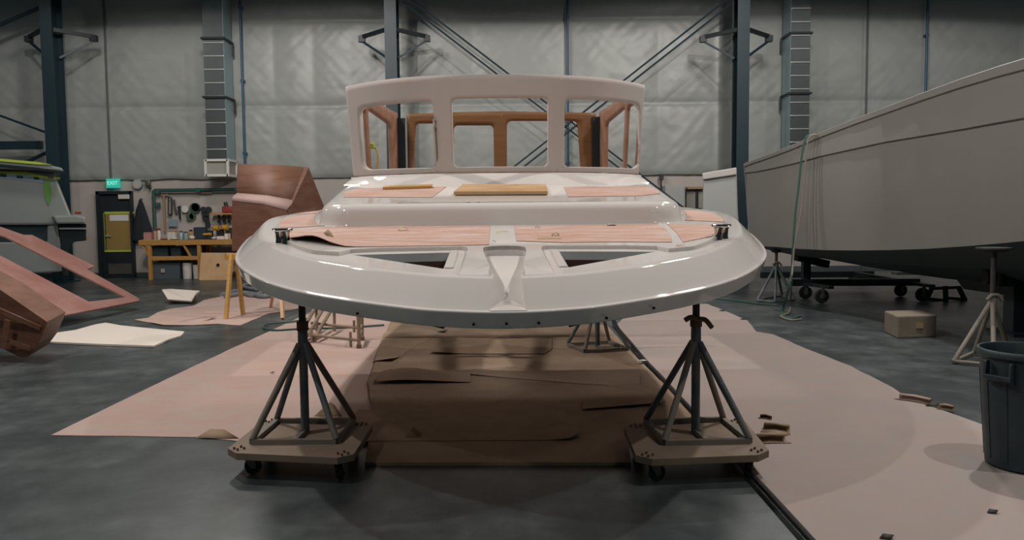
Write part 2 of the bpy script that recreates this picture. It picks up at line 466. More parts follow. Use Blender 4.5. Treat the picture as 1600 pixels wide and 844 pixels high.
# ducts
def duct(u0, u1, u2, vb, label, side, ribs, box=True):
    Y = 20.75; d = .62
    a = at(u0, 200, Y); b = at(u1, 200, Y); x0, x1 = a.x, b.x
    zb = at(u1, vb, Y).z
    t = thing('metal_duct', label, 'duct', ((x0+x1)/2, Y+d/2, zb))
    zt = 8.5; zm = at(u0, 60, Y).z
    mb = MB(); mb.box(((x0+x1)/2, Y+d/2, (zb+zt)/2), (x1-x0, d, zt-zb)); o = mb.build('duct_shaft', 'galv', t, smooth=0)
    xs = x1 if side > 0 else x0
    mb = MB(); mb.box((xs, Y+d/2, (zb+zt)/2), (.012, d-.02, zt-zb)); mb.build('duct_side', 'galv_side', t, smooth=0)
    z = zb+.25
    while z < (zm if box else 7.2):
        mb = MB(); mb.box(((x0+x1)/2, Y-.012, z), (x1-x0, .03, .035)); mb.build('duct_rib', 'galv_rib', t, bevel=.008); z += .33
    for vv in (60, 152) if box else (52, 146):
        z = at(u0, vv, Y).z
        mb = MB(); mb.box(((x0+x1)/2, Y+d/2-.02, z), (x1-x0+.09, d+.1, .05)); mb.build('duct_strap', 'steel_black', t)
        mb = MB(); mb.bar((xs+side*.05, Y+d-.05, z), (xs+side*.05, Y+d-.05, z-.35), .04, .04); mb.build('strap_hanger', 'steel_black', t)
    if box:
        zc = zb-.43; x0 -= .03; x1 += .03
        mb = MB()
        for x in (x0, x1):
            for y in (Y-.03, Y+d): mb.box((x, y, (zb+zc)/2), (.06, .06, zb-zc))
        for z in (zc+.03, zb-.02):
            for y in (Y-.03, Y+d): mb.box(((x0+x1)/2, y, z), (x1-x0, .06, .06))
            for x in (x0, x1): mb.box((x, Y+d/2, z), (.06, d, .06))
        mb.build('intake_frame', 'white_frame', t, smooth=0)
        mb = MB(); mb.box(((x0+x1)/2, Y+d/2, (zb+zc)/2), (x1-x0-.03, d-.02, zb-zc-.04)); mb.build('intake_grille', 'grille', t, smooth=0)
    return t
duct(322, 353, 368, 249, 'ribbed metal duct with a white framed intake box above the workbench', 1, True)
duct(1234, 1264, 1215, 320, 'ribbed metal duct rising behind the long white hull', -1, True, box=False)

# ceiling high-bay lamps: real spots with a hard reflector cut-off
def lamp(x, y, power, z=8.0, size=159, r=.16, col=(1.0, .935, .875)):
    l = bpy.data.lights.new('high_bay_lamp', 'SPOT'); l.energy = power; l.spot_size = math.radians(size); l.spot_blend = .012
    l.shadow_soft_size = r; l.color = col
    o = bpy.data.objects.new('high_bay_lamp', l); COL.objects.link(o); o.location = (x, y, z)
for (x, y, p, r_, sz) in LAMPS: lamp(x, y, p, r=r_, size=sz)
w = bpy.data.worlds.new('world'); SC.world = w; w.use_nodes = True
w.node_tree.nodes['Background'].inputs[0].default_value = (*WORLD, 1)
w.node_tree.nodes['Background'].inputs[1].default_value = 1.0
SC.view_settings.view_transform = 'Standard'; SC.view_settings.look = 'None'; SC.view_settings.gamma = 1
SC.view_settings.use_curve_mapping = False
SC.view_settings.exposure = 0.0
# ------------------------------------------------------------------ the white deck moulding with its pilothouse
boat = thing('boat_deck_mold', 'white glossy boat deck with a windowed pilothouse frame raised on jack stands', 'boat', (-.02, 3.88, 0), .024)
BW = world(boat); BWi = BW.inverted()
R0 = 1.096                      # height of the rub ridge at the bow
HC, HP = .132, .154             # coaming crest and deck plate above the ridge
def S(a):
    if a < 2.4: return .113*a
    if a < 3.4:
        t = a-2.4; return .113*2.4+.113*t-.083*t*t/2
    return .113*2.4+.113-.0415+.03*(a-3.4)
def bpart(mb, name, m, parent=None, **k):
    mb.v = [BW @ p for p in mb.v]
    return mb.build(name, m, parent or boat, **k)
def dk(u, v, h=HP):
    """deck-frame (x, a) of the deck point seen at pixel u,v, h above the ridge surface"""
    d = ray(u, v); o = BWi @ CAM; dd = (BWi.to_3x3() @ d)
    f = lambda t: (o.z+dd.z*t) - (R0+S(o.y+dd.y*t)+h)
    lo = 3.0; t = lo
    while t < 16 and f(t) > 0: lo = t; t += .02
    hi = t
    for _ in range(30):
        m = (lo+hi)/2
        if f(m) > 0: lo = m
        else: hi = m
    return Vector((o.x+dd.x*lo, o.y+dd.y*lo))
CH = .087                       # half width of the anchor channel
half = [(0, 0), (.12, .007), (.24, .03), (.425, .085), (.67, .22), (.945, .40), (1.2, .625), (1.445, .93), (1.68, 1.35), (1.84, 1.80), (1.98, 2.5), (2.05, 3.2), (2.08, 5), (2.02, 7.4)]
cur = catmull([Vector((-half[1][0], half[1][1]))]+[Vector(p) for p in half], 10)[10:]
cur[0] = Vector((0, 0))
# station exactly at the channel edge
for i in range(len(cur)-1):
    if cur[i].x < CH < cur[i+1].x:
        t = (CH-cur[i].x)/(cur[i+1].x-cur[i].x); cur.insert(i+1, cur[i].lerp(cur[i+1], t)); break
right = cur
left = [Vector((-p.x, p.y)) for p in cur[::-1]]
line = left[:-1]+right
def norm(i):
    a = line[max(i-1, 0)]; b = line[min(i+1, len(line)-1)]; t = (b-a).normalized(); return Vector((-t.y, t.x))
inw = [norm(i) for i in range(len(line))]
prof = [(.06, -.088), (.030, -.088), (.026, -.084), (.001, -.010), (.001, -.003), (.006, .001), (.020, .0), (.026, .003), (.05, .023), (.085, .053), (.125, .0865), (.17, .1225),
        (.178, .1275), (.188, .1305), (.20, HC), (.215, HC), (.232, HC)]
def cpt(i, k):
    o, h = prof[k]
    # the bulwark grows flatter and narrower towards the beam
    a = line[i].y
    q = 1-.22*smoothstep(1.0, 2.6, a)
    p = line[i]+inw[i]*o*q
    return Vector((p.x, p.y, R0+S(p.y)+h))
mb = MB(); n = len(line); K = len(prof)
vs = [cpt(i, k) for i in range(n) for k in range(K)]; fs = []
for i in range(n-1):
    mid = abs((line[i].x+line[i+1].x)/2) < CH and line[i].y < .1
    for k in range(K-1):
        if mid and k >= 6: continue
        fs.append((i*K+k, (i+1)*K+k, (i+1)*K+k+1, i*K+k+1))
mb.add(vs, fs)
bo = bpart(mb, 'bulwark', 'gelcoat', smooth=50); md = bo.modifiers.new('wn', 'WEIGHTED_NORMAL'); md.keep_sharp = True; md.weight = 100
# flat levels: base level with hatch holes, deck plate with recesses
off = lambda o, amax: [(lambda q: Vector((q.x, q.y)))(cpt(i, K-1)) for i in range(n) if line[i].y <= amax]
def mir(P): return [Vector((-p[0], p[1])) for p in P]
def sym(pl, pr): return [Vector(((p.x-q.x)/2, (p.y+q.y)/2)) for p, q in zip(pl, pr)]
# hatch triangle (left side, averaged with the right one)
TL = [dk(550, 399, HC), dk(690, 420.5, HC), dk(701, 395, HC)]
TR = [dk(1022, 393, HC), dk(886, 417.5, HC), dk(872.5, 392.5, HC)]
TRI = sym(TL, TR); print('TRI', TRI, [min((p-q).length for q in line) for p in TRI])                                   # left triangle, x<0
def chw(a): return CH+(.125-CH)*smoothstep(.3, .95, a)
chan = [Vector((chw(a), a)) for a in [.20+.05*i for i in range(17)]]     # right wall line, a .20 -> 1.0
arc = [Vector((.125*math.cos(th), 1.0+.075*math.sin(th))) for th in [PI*i/12 for i in range(1, 12)]]
inner = [Vector((cpt(i, K-1).x, cpt(i, K-1).y)) for i in range(n)]
li = [p for p, q in zip(inner, line) if q.y <= 7.3 and q.x <= -CH-1e-6]
ri = [p for p, q in zip(inner, line) if q.y <= 7.3 and q.x >= CH+1e-6]
a0 = inner[[i for i in range(n) if abs(line[i].x-CH) < 1e-6][0]]
lv = MB()
chR = [Vector((a0.x, a0.y))]+[p for p in chan if p.y > a0.y+.02]
notch = [Vector((-p.x, p.y)) for p in chR]+[p for p in arc[::-1]]+chR[::-1]
base_loop = li+notch+ri
WELL = [Vector((-1.12, 4.2)), Vector((1.12, 4.2)), Vector((1.12, 5.95)), Vector((-1.12, 5.95))]
bm = fill([base_loop, TRI, mir(TRI), WELL]); bisect(bm, 1, [2.4+.1*i for i in range(11)])
v, f = bm_data(bm); bm.free()
lv.add([Vector((p.x, p.y, R0+S(p.y)+HC)) for p in v], f)
bpart(lv, 'foredeck_base', 'gelcoat', smooth=40)
# plate outline, left half: from the channel outwards
REC = sym([dk(533, 393), dk(552, 389), dk(600, 387), dk(660, 386.3), dk(718, 385), dk(726, 386), dk(727, 390), dk(722, 402), dk(710, 425)],
          [dk(1048, 389), dk(1030, 385), dk(980, 383.5), dk(920, 383.5), dk(852, 383.5), dk(843, 384.5), dk(842, 389), dk(846, 400), dk(861, 422)])
def contour(o):
    return [Vector((p.x+w.x*o, p.y+w.y*o)) for p, w in zip(line, inw)]
pc = contour(.285)
endrec = REC[0]
outerL = [p for p, q in zip(pc, line) if q.x < 0 and p.y >= endrec.y+.05 and q.y < 7.3]     # ordered from aft to fore
fr = contour(.212)
tongueA = [p for p, q in zip(fr, line) if q.x < -CH+1e-6 and p.x > REC[-1].x and q.x < 0]
tongueA = [Vector((REC[-1].x, min(p.y for p in tongueA)+.012))]+tongueA if tongueA else [REC[-1]]
tongueA[-1] = Vector((-CH, tongueA[-1].y))
chP = [p for p in chan if p.y > tongueA[-1].y+.02]
halfL = outerL+REC[:-1]+tongueA+[Vector((-p.x, p.y)) for p in chP]
loop = halfL+arc[::-1][:]+[Vector((-p.x, p.y)) for p in halfL[::-1]]
bm = fill([loop, WELL])
cuts = [2.4+.1*i for i in range(11)]+[4.5, 6]
bisect(bm, 1, cuts)
v, f = bm_data(bm)
edge = [(e.verts[0].index, e.verts[1].index) for e in bm.edges if len(e.link_faces) == 1]
bm.free()
pl = MB()
top = [Vector((p.x, p.y, R0+S(p.y)+(HC+.001 if p.y < .31 and abs(p.x) < .42 else HP))) for p in v]; low = [Vector((p.x, p.y, R0+S(p.y)+HC-.002)) for p in v]
m_ = len(v)
pl.add(top+low, f+[(a, b, b+m_, a+m_) for a, b in edge])
bpart(pl, 'deck_plate', 'gelcoat', smooth=40, bevel=.008)
# channel: side walls and a floor that narrows to a point at the bow
def chfloor(a):
    t = max(0, min(1, (a-.02)/.93)); return R0+S(a)+.004+(HP-.05-.004)*(t**.85)
ch = MB()
for s in (-1, 1):
    tops = [(a_, h) for a_, h in [(prof[k][0]+.004, prof[k][1]) for k in range(6, K)] if a_ < .212]
    tops += [(.213, HC), (.30, HC+.01)]+[(.35+.05*i, HP) for i in range(14)]
    P = []; Q = []
    for a_, h in tops:
        x = s*chw(a_)
        P.append(Vector((x, a_, R0+S(a_)+h))); Q.append(Vector((x, a_, min(R0+S(a_)+h, chfloor(a_)+.007*math.sin(PI*min(1, a_/.9))))))
    ch.loft([P, Q], closed=False)
# back arc wall
A = [Vector((.125, 1.0))]+arc+[Vector((-.125, 1.0))]
ch.loft([[Vector((p.x, p.y, R0+S(p.y)+HP)) for p in A], [Vector((p.x, p.y, chfloor(.98)+.004)) for p in A]], closed=False)
rows = []
for i in range(21):
    a_ = .012+(1.0-.012)*i/20; w_ = chw(a_); t = i/20
    vx = .012+.075*t
    zf = chfloor(a_); ze = zf+.007*math.sin(PI*min(1, a_/.9))
    rows.append([Vector((-w_, a_, ze)), Vector((-vx, a_, zf)), Vector((vx, a_, zf)), Vector((w_, a_, ze))])
ch.loft(rows, closed=False)
ch.add([Vector((p.x, p.y, chfloor(.98)+.004)) for p in A], [tuple(range(len(A)))])
bpart(ch, 'anchor_channel', 'gelcoat', smooth=25)
# raised drip frame and gutter inside each hatch recess, locker box below
for s in (-1, 1):
    T = [Vector((p.x*(-s), p.y)) if s > 0 else p for p in TRI]
    T3 = lambda h, T=T: [Vector((p.x, p.y, R0+S(p.y)+h)) for p in T]
    cx = sum((p.x for p in T))/3; cy = sum((p.y for p in T))/3
    lip = MB()
    p0, p1 = T[2], T[1]                     # inner edge of the opening, towards the channel
    dirx = -s                                # towards the centre line
    for (o1, o2, h) in ((.005, .052, .010),):
        q = [Vector((p0.x+dirx*o1, p0.y+.03)), Vector((p0.x+dirx*o2, p0.y+.03)), Vector((p1.x+dirx*o2, p1.y)), Vector((p1.x+dirx*o1, p1.y))]
        lip.prism([Vector((k.x, k.y, R0+S(k.y)+HC-.002)) for k in q], (0, 0, h))
    bpart(lip, 'hatch_drip_lip', 'gelcoat', bevel=.003)
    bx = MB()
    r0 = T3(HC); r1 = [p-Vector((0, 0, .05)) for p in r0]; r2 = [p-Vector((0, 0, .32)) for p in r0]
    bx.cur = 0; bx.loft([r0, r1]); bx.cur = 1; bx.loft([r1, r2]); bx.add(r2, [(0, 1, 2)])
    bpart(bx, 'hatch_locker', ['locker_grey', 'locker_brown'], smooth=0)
# drilled holes along the rub band
for (u, v_) in ((740, 507), (791.5, 506), (842, 505), (948, 497), (1022, 481.5), (558, 490)):
    d = ray(u, v_); o = BWi @ CAM; dd = BWi.to_3x3() @ d
    best = None
    for i in range(n-1):
        a, b = line[i], line[i+1]
        den = dd.x*(b.y-a.y)-dd.y*(b.x-a.x)
        if abs(den) < 1e-9: continue
        t = ((a.x-o.x)*(b.y-a.y)-(a.y-o.y)*(b.x-a.x))/den
        p = o+dd*t; k = (Vector((p.x, p.y))-a).dot(b-a)/(b-a).length_squared
        if -.01 <= k <= 1.01 and t > 0 and (best is None or t < best[0]): best = (t, p, inw[i])
    if best:
        p = best[1]; w2 = best[2]; mb = MB(); w3 = Vector((w2.x, w2.y, 0)); mb.cyl(p-w3*.002, p+w3*.006, .0075, 12)
        bpart(mb, 'bolt_hole', 'hole')
# ---------------- coach roof (trunk)
tb = dk(780, 352); TA = tb.y                       # front of the trunk
TW = (dk(1058, 349).x-dk(500, 352).x)/2
def rring(w, a0, a1, r, k=8):
    P = [Vector((w*1.10, a1)), Vector((w*1.075, a0+1.35)), Vector((w*1.035, a0+.8))]
    for c, s0 in ((Vector((w-r, a0+r)), 0), (Vector((-w+r, a0+r)), 1)):
        for i in range(k*2+1):
            th = (0 if s0 == 0 else -PI/2)-PI/2*i/(k*2)
            P.append(c+Vector((r*math.cos(th), r*math.sin(th))))
    P += [Vector((-w*1.035, a0+.8)), Vector((-w*1.075, a0+1.35)), Vector((-w*1.10, a1))]; return P
zt0 = R0+S(TA)+HP+.168
def ztop(a, x=0): return zt0+.118*(a-TA-.15) + .008*(1-(x/1.4)**2)
A1 = TA+1.9
sect = [(-.018, 0.0), (-.006, .02), (0, .08), (.006, .3), (.013, .55), (.022, .72), (.036, .85), (.058, .94), (.085, .985), (.12, 1.0)]
rings = []
for o, t in sect:
    P = rring(TW*1.045-o, TA+o*.9, A1, .27-o*.5, 10)
    rings.append([Vector((p.x, p.y, (R0+S(p.y)+HP-.004)*(1-t)+ztop(p.y, p.x)*t)) for p in P])
tr = MB(); tr.loft(rings, closed=False)
bm = fill([[Vector((p.x, p.y)) for p in rings[-1]]])
bisect(bm, 0, [-1.2+.2*i for i in range(13)])
v, f = bm_data(bm); bm.free()
tr.add([Vector((p.x, p.y, ztop(p.y, p.x))) for p in v], f)
bpart(tr, 'coach_roof', 'gelcoat', smooth=50)
def tk(u, v, h=0):
    d = ray(u, v); o = BWi @ CAM; dd = (BWi.to_3x3() @ d)
    f = lambda t: (o.z+dd.z*t) - (ztop(o.y+dd.y*t, o.x+dd.x*t)+h)
    lo = 5.5; t = lo
    while t < 14 and f(t) > 0: lo = t; t += .01
    return Vector((o.x+dd.x*t, o.y+dd.y*t))
# ---------------- pilothouse
HB = 7.55-3.88                                     # windshield centre, distance aft
ZB, ZT = 1.949, 2.811
HX = -.02
def wsback(s):
    s = abs(s); return .66*s**2.7
def ws(s, w):
    """s -1..1 across, w 0..1 up"""
    hw = 1.405+.04*w; x = s*hw
    y = HB+wsback(s)-.12*w
    # bottom and top edge heights
    return Vector((x+HX, y, ZB+(ZT-ZB)*w))
# pixel -> (s,w) on that surface by search
def wsinv(u, v):
    s, w = (u-780)/232, (272-v)/150
    cx, cy = None, None
    for _ in range(60):
        p = BW @ ws(s, w); d = p-CAM; z = d.dot(fw); pu = 800+F*d.dot(rt)/z; pv = 422-F*d.dot(up)/z
        s += (u-pu)/235*.8; w -= (v-pv)/150*.8
    return Vector((s, w))
def wq(L): return [wsinv(*p) for p in L]
opC = wq([(709, 261.5), (856, 260.5), (856, 154), (706, 155)])
opL = wq([(569, 266), (683.5, 262.5), (677, 158), (562, 170)])
opR = wq([(879, 261), (999, 264), (998, 164), (882, 155)])
m1 = (-.395, .395)
b = []
b.append(([(-1, 0), (m1[0], 0), (m1[0], 1), (-1, 1)], opL, [.10, .06, .06, .08]))
b.append(([(m1[0], 0), (m1[1], 0), (m1[1], 1), (m1[0], 1)], opC, .05))
b.append(([(m1[1], 0), (1, 0), (1, 1), (m1[1], 1)], opR, [.06, .10, .08, .06]))
# rounding in a metric frame: scale s,w to metres first
def cells_m(b, sx, sz):
    out = []
    for cell, op, r in b:
        out.append(([(p[0]*sx, p[1]*sz) for p in cell], None if op is None else [(p[0]*sx, p[1]*sz) for p in op], r))
    return out
mb = MB(); frame_cells(mb, cells_m(b, 1.5, .88), lambda u, w: ws(u/1.5, w/.88), n=8, m=10, K=5)
bpart(mb, 'windshield_frame', 'primer', smooth=40, solid=.035)
# base moulding under the windshield
led = MB(); rows = []
for i in range(41):
    s = -1+2*i/40; hw = 1.405; y = HB+wsback(s)
    e = smoothstep(.93, 1.0, abs(s))
    def zt_(yy, x): return ztop(yy, x)-.004
    x0 = s*(hw+.025)+HX; y0 = HB-.17+wsback(s)*.5
    rows.append([Vector((x0, y0, zt_(y0, x0))), Vector((x0-.004*s, y0+.018, zt_(y0, x0)+.016)), Vector((s*(hw+.03)+HX, y-.05, ZB-.028)), Vector((s*(hw+.035)+HX, y-.03, ZB-.012)), Vector((s*(hw+.02)+HX, y+.0, ZB-.006)),
                 Vector((s*(hw-.02)+HX, y+.06, ZB-.006)), Vector((s*(hw-.02)+HX, y+.07, ZB-.12))])
led.loft(rows, closed=False)
for sgn in (0, -1):
    led.add(rows[sgn], [tuple(range(len(rows[0])))])
bpart(led, 'windshield_base', 'gelcoat', smooth=45)
# deck house sides below the side frames and behind the windshield
FR = Vector((1.405, HB+wsback(1)))
RB = 9.98-3.88
RXS = {-1: 1.155, 1: 1.245}
def side_pt(sgn, t, w):
    x = sgn*((1.395+.04*w)*(1-t)+(RXS[sgn]+.03)*t)+HX; y = (FR.y-.12*w+.01)*(1-t)+RB*t
    z = ZB-.02+(ZT-ZB+.02-.03*t)*w
    return Vector((x, y, z))
for sgn in (-1, 1):
    mb = MB()
    Ls = 1.75; Hs = .88
    cl = [([(0, 0), (.51, 0), (.51, Hs), (0, Hs)], [(.012, .07), (.47, .07), (.47, .74), (.012, .74)], .05),
          ([(.51, 0), (Ls, 0), (Ls, Hs), (.51, Hs)], [(.545, .07), (1.42, .07), (1.42, .70), (.545, .76)], .07)]
    frame_cells(mb, cl, lambda u, w, sgn=sgn: side_pt(sgn, u/Ls, w/Hs), n=6, m=6, K=3)
    bpart(mb, 'side_window_frame', 'ply_side', smooth=40, solid=.035)
    p = side_pt(sgn, .985, 0); q = side_pt(sgn, .985, .93)
    mb = MB(); mb.bar(p+Vector((-sgn*.055, -.0, 0)), q+Vector((-sgn*.055, -.0, 0)), .105, .04, upv=(0, 1, 0)); bpart(mb, 'corner_seal_strip', 'black_strip')
    # house side skirts down to the deck
    mb = MB(); rows = []
    for t in (0, .5, 1):
        p = side_pt(sgn, t, 0); rows.append([p+Vector((0, 0, .01)), Vector((p.x+sgn*.03, p.y, R0+S(p.y)+HC))])
    mb.loft(rows, closed=False); bpart(mb, 'house_side', 'gelcoat', smooth=0, solid=.02)
# rear bulkhead
def rearinv(u, v):
    P = BW @ Vector((0, RB, 0)); N = (BW.to_3x3() @ Vector((0, 1, 0))); p = BWi @ onplane(u, v, P, N); return Vector((p.x, p.z))
tl = rearinv(636, 178.5); tm = rearinv(780, 174); tr_ = rearinv(931, 178); zl = ZB-.15
def ro(L): return [rearinv(*p) for p in L]
x1_, x2_, x3_ = rearinv(705.5, 200).x, rearinv(782, 200).x, tr_.x
zA, zB_ = tl.y, tm.y
mb = MB()
cl = [([(tl.x, zl), (x1_, zl), (x1_, zB_-.01), (tl.x, zA)], ro([(646, 266), (702, 266), (702, 193), (650, 193)]), .05),
      ([(x1_, zl), (x2_, zl), (x2_, zB_), (x1_, zB_-.01)], ro([(709, 266), (772, 266), (771, 196), (709, 196)]), .05),
      ([(x2_, zl), (x3_, zl), (x3_, zA), (x2_, zB_)], ro([(792, 266), (907, 266), (902, 189), (792, 189)]), .06)]
frame_cells(mb, cl, lambda u, w: Vector((u, RB, w)), n=6, m=6, K=3)
bpart(mb, 'rear_bulkhead', 'ply_amber', smooth=40, solid=.03)
mb = MB(); mb.bar((0, RB-.03, zl-.02), (0, RB-.03, zl-.022), .01, .01)
# yellow tape on the left side window post, as a wrapped band
p = side_pt(-1, .33, .42); mb = MB(); mb.box(p+Vector((.02, 0, 0)), (.07, .08, .06)); bpart(mb, 'tape_band', 'lime_tape', bevel=.01)
mb = MB(); pts = [p+Vector((.06, .0, -.01)), p+Vector((.09, -.01, -.10)), p+Vector((.08, -.01, -.2)), p+Vector((.05, 0, -.3))]; mb.tube(pts, .008, 6); bpart(mb, 'tape_tail', 'yellow')
p = side_pt(1, .8, .06); mb = MB(); mb.box(p+Vector((-.03, -.02, .03)), (.06, .05, .06)); bpart(mb, 'tape_band', 'lime_tape', bevel=.01)
# ---------------- mooring cleats, fixed to the crest
def cleat(u, v, ang, k_=1.25):
    q = dk(u, v, HC); z = R0+S(q.y)+HC-.003
    R = Matrix.Rotation(ang, 3, 'Z'); c = Vector((q.x, q.y, z))
    mb = MB()
    for s in (-1, 1):
        rows = []
        for h, a_, b_ in ((0, .021, .020), (.02, .019, .017), (.05, .020, .018), (.062, .026, .021)):
            rows.append([c+R @ (k_*Vector((s*.030+a_*math.cos(2*PI*k/16), b_*math.sin(2*PI*k/16), h))) for k in range(16)])
        mb.loft(rows, cap=True)
    ct = MB(); rows = []
    for i in range(17):
        t = -1+2*i/16; w_ = .026*math.sqrt(max(0, 1-t*t*.96))+.002; hz = .068+.006*t*t
        rows.append([c+R @ (k_*Vector((t*.082, w_*math.cos(2*PI*k/14), hz+.011*math.sin(2*PI*k/14)*(1-.55*t*t)))) for k in range(14)])
    ct.loft(rows, cap=True)
    o = bpart(mb, 'deck_cleat', 'chrome', smooth=60)
    ct.v = [BW @ p for p in ct.v]; ct.build('cleat_horn', 'chrome', o, smooth=60)
cleat(442, 380, -.72); cleat(1127, 373.5, .72)
# ---------------- sheets and scraps lying on the deck (things of their own)
def deck_sheet(pix, label, m='dusty_sheet', surf='d', t=.003, lift=None, group=None, name='deck_cover_sheet', cat='cover sheet', cell=None):
    if surf == 'd': P = [dk(*p) for p in pix]; zf = lambda x, a: R0+S(a)+HP
    else: P = [tk(*p) for p in pix]; zf = lambda x, a: ztop(a, x)
    bm = fill([P])
    bisect(bm, 1, [.9+.1*i for i in range(60)] if not cell else [.6+cell*i for i in range(int(6/cell))])
    bisect(bm, 0, [-2+.2*i for i in range(21)] if not cell else [-2+cell*i for i in range(int(4/cell))])
    v, f = bm_data(bm); edge = [(e.verts[0].index, e.verts[1].index) for e in bm.edges if len(e.link_faces) == 1]; bm.free()
    k = len(v); g = lift or (lambda x, a: 0)
    tp = [Vector((p.x, p.y, zf(p.x, p.y)+t+.001+g(p.x, p.y))) for p in v]; lw = [p-Vector((0, 0, t)) for p in tp]
    mb = MB(); mb.cur = 0; mb.add(tp, f); mb.cur = 1; mb.add(lw, [x[::-1] for x in f])
    mb.cur = 0; mb.add(tp+lw, [(a, b, b+k, a+k) for a, b in edge])
    mb.v = [BW @ p for p in mb.v]
    return tag(mb.build(name, [m, 'sheet_under'], smooth=45), label, cat, group)
fA, fB = dk(456, 375), dk(540, 386)
def curl(x, a):
    # the outer front corner has come loose and lifts off
    d = (fB-fA); L = d.length; d = d/L; q = Vector((x, a))-fA; s = q.dot(d)/L; nrm = Vector((-d.y, d.x)); k = abs(q.dot(nrm))
    prof = math.exp(-((s-.45)/.38)**2)
    return .05*prof*max(0, 1-k/.32)**1.6
cover = deck_sheet([(440, 363), (452, 360.5), (510, 355.5), (540, 354), (640, 353.5), (766, 352.5), (764, 383), (690, 384.5), (600, 386), (540, 386.5), (515, 384), (487, 380), (470, 377.5), (456, 375)],
           'dusty pink cover sheet on the foredeck with a loose curled corner by a cleat', lift=curl, cell=.05)
# folded back tip of the loose corner
q0 = dk(505, 376); q1 = dk(524, 381); q2 = dk(511, 373)
zf = lambda q: R0+S(q.y)+HP
mb = MB(); rows = []
for i in range(7):
    t = i/6; a_ = q0.lerp(q1, t); hgt = .05*(1-abs(t-.38)/.62 if t > .38 else t/.38)
    b0 = Vector((a_.x, a_.y, zf(a_)+.045*(1-t)+.004))
    rows.append([b0, b0+Vector((.005, .02, hgt*.6)), b0+Vector((.0, .035+.02*t, hgt))])
mb.loft(rows, closed=False); mb.v = [BW @ p for p in mb.v]; mb.build('curled_corner', 'sheet_under', cover, solid=.002)
deck_sheet([(436, 357), (436, 347), (452, 340), (494, 336), (491, 343), (497, 351.5), (508, 353), (462, 356)], 'short pink cover sheet on the side deck behind the cleat near the brown mold')
deck_sheet([(464, 335.5), (480, 332), (503, 330), (497, 333.5)], 'small far cover sheet on the side deck close to the brown mold')
deck_sheet([(804, 354), (900, 352.5), (1027, 350), (1041, 359), (1048, 370), (1050, 379), (964, 378.5), (878, 379.5), (807, 377)], 'wide pink cover sheet on the foredeck marked with a lime tape strip')
deck_sheet([(1042, 350), (1127, 352.5), (1112, 370), (1067, 379), (1058, 365)], 'triangular pink cover sheet on the foredeck beside the cleat facing the long hull')
deck_sheet([(1070, 344.5), (1073, 337), (1068, 329), (1090, 330), (1113, 334), (1127, 340), (1132, 347.5)], 'pink cover sheet on the side deck facing the long white hull')
deck_sheet([(537, 308.5), (538, 301), (556, 295.5), (697, 292.5), (675, 309)], 'pink cover sheet on the coach roof below the wood stick', surf='t')
deck_sheet([(881, 293), (1012, 292), (1026, 297), (1032, 303), (1000, 306.5), (888, 308)], 'pink cover sheet on the coach roof without a board on it', surf='t')
# wooden board and stick on the coach roof
def tslab(pix, t, name, label, cat, m, bevel=.003):
    P = [tk(*p) for p in pix]; mb = MB()
    mb.prism([Vector((p.x, p.y, ztop(p.y, p.x)+.006)) for p in P], (0, 0, t)); mb.v = [BW @ p for p in mb.v]
    return tag(mb.build(name, m, smooth=0, bevel=bevel), label, cat)
tslab([(709, 306), (856, 305.5), (853, 293.5), (722, 294)], .028, 'wooden_board', 'flat wooden board lying across the middle of the coach roof', 'board', ['pale_ply'])
tslab([(598, 297.5), (602, 295.5), (676, 292.5), (674, 295)], .022, 'wood_stick', 'thin wooden stick lying below the windshield base', 'stick', ['saw_wood'])
def scrap(u, v, l, w, ang, name, label, cat, m, surf='d', h=.006):
    q = dk(u, v) if surf == 'd' else tk(u, v); z = (R0+S(q.y)+HP if surf == 'd' else ztop(q.y, q.x))+.0045
    mb = MB(); R = Matrix.Rotation(ang, 3, 'Z'); rows = []
    for i in range(6):
        t = i/5; c = Vector((q.x, q.y, z))+R @ Vector(((t-.5)*l, .008*math.sin(5*t), h*math.sin(PI*t)+.001)); ww = w*(.5+.5*math.sin(PI*(.2+.7*t)))
        rows.append([c+R @ Vector((0, -ww/2, 0)), c+R @ Vector((0, ww/2, .003*t))])
    mb.loft(rows, closed=False); mb.v = [BW @ p for p in mb.v]
    return tag(mb.build(name, m, solid=.0015), label, cat)
scrap(630, 361, .07, .03, .3, 'tape_scrap', 'crumpled lime tape scrap on the foredeck sheet with the curled corner', 'tape scrap', 'lime_tape', h=.02)
scrap(785, 364, .09, .010, .25, 'tape_scrap', 'thin lime tape strip on the white centre line of the foredeck', 'tape scrap', 'lime_tape')
scrap(868, 369, .05, .025, -.3, 'tape_scrap', 'dark green scrap on the wide foredeck sheet', 'tape scrap', 'cabin_green', h=.016)
scrap(858, 374.5, .16, .012, .2, 'tape_scrap', 'pale lime tape strip along the front of the wide foredeck sheet', 'tape scrap', 'lime_tape')
scrap(840, 357, .035, .02, 0, 'debris_chip', 'small dark chip near the trunk on the wide foredeck sheet', 'debris', 'rust', h=.012)
scrap(771, 380, .025, .012, 0, 'debris_chip', 'small dark chip at the rear edge of the anchor channel', 'debris', 'rust', h=.01)
scrap(955, 352.5, .06, .10, 0, 'paper_patch', 'small white paper patch against the front of the coach roof', 'paper', 'white_paper', h=.002)
scrap(1062, 384.5, .04, .03, 0, 'tape_scrap', 'cream tape scrap beside the tip of the triangular foredeck sheet', 'tape scrap', 'saw_wood_pale', h=.004)
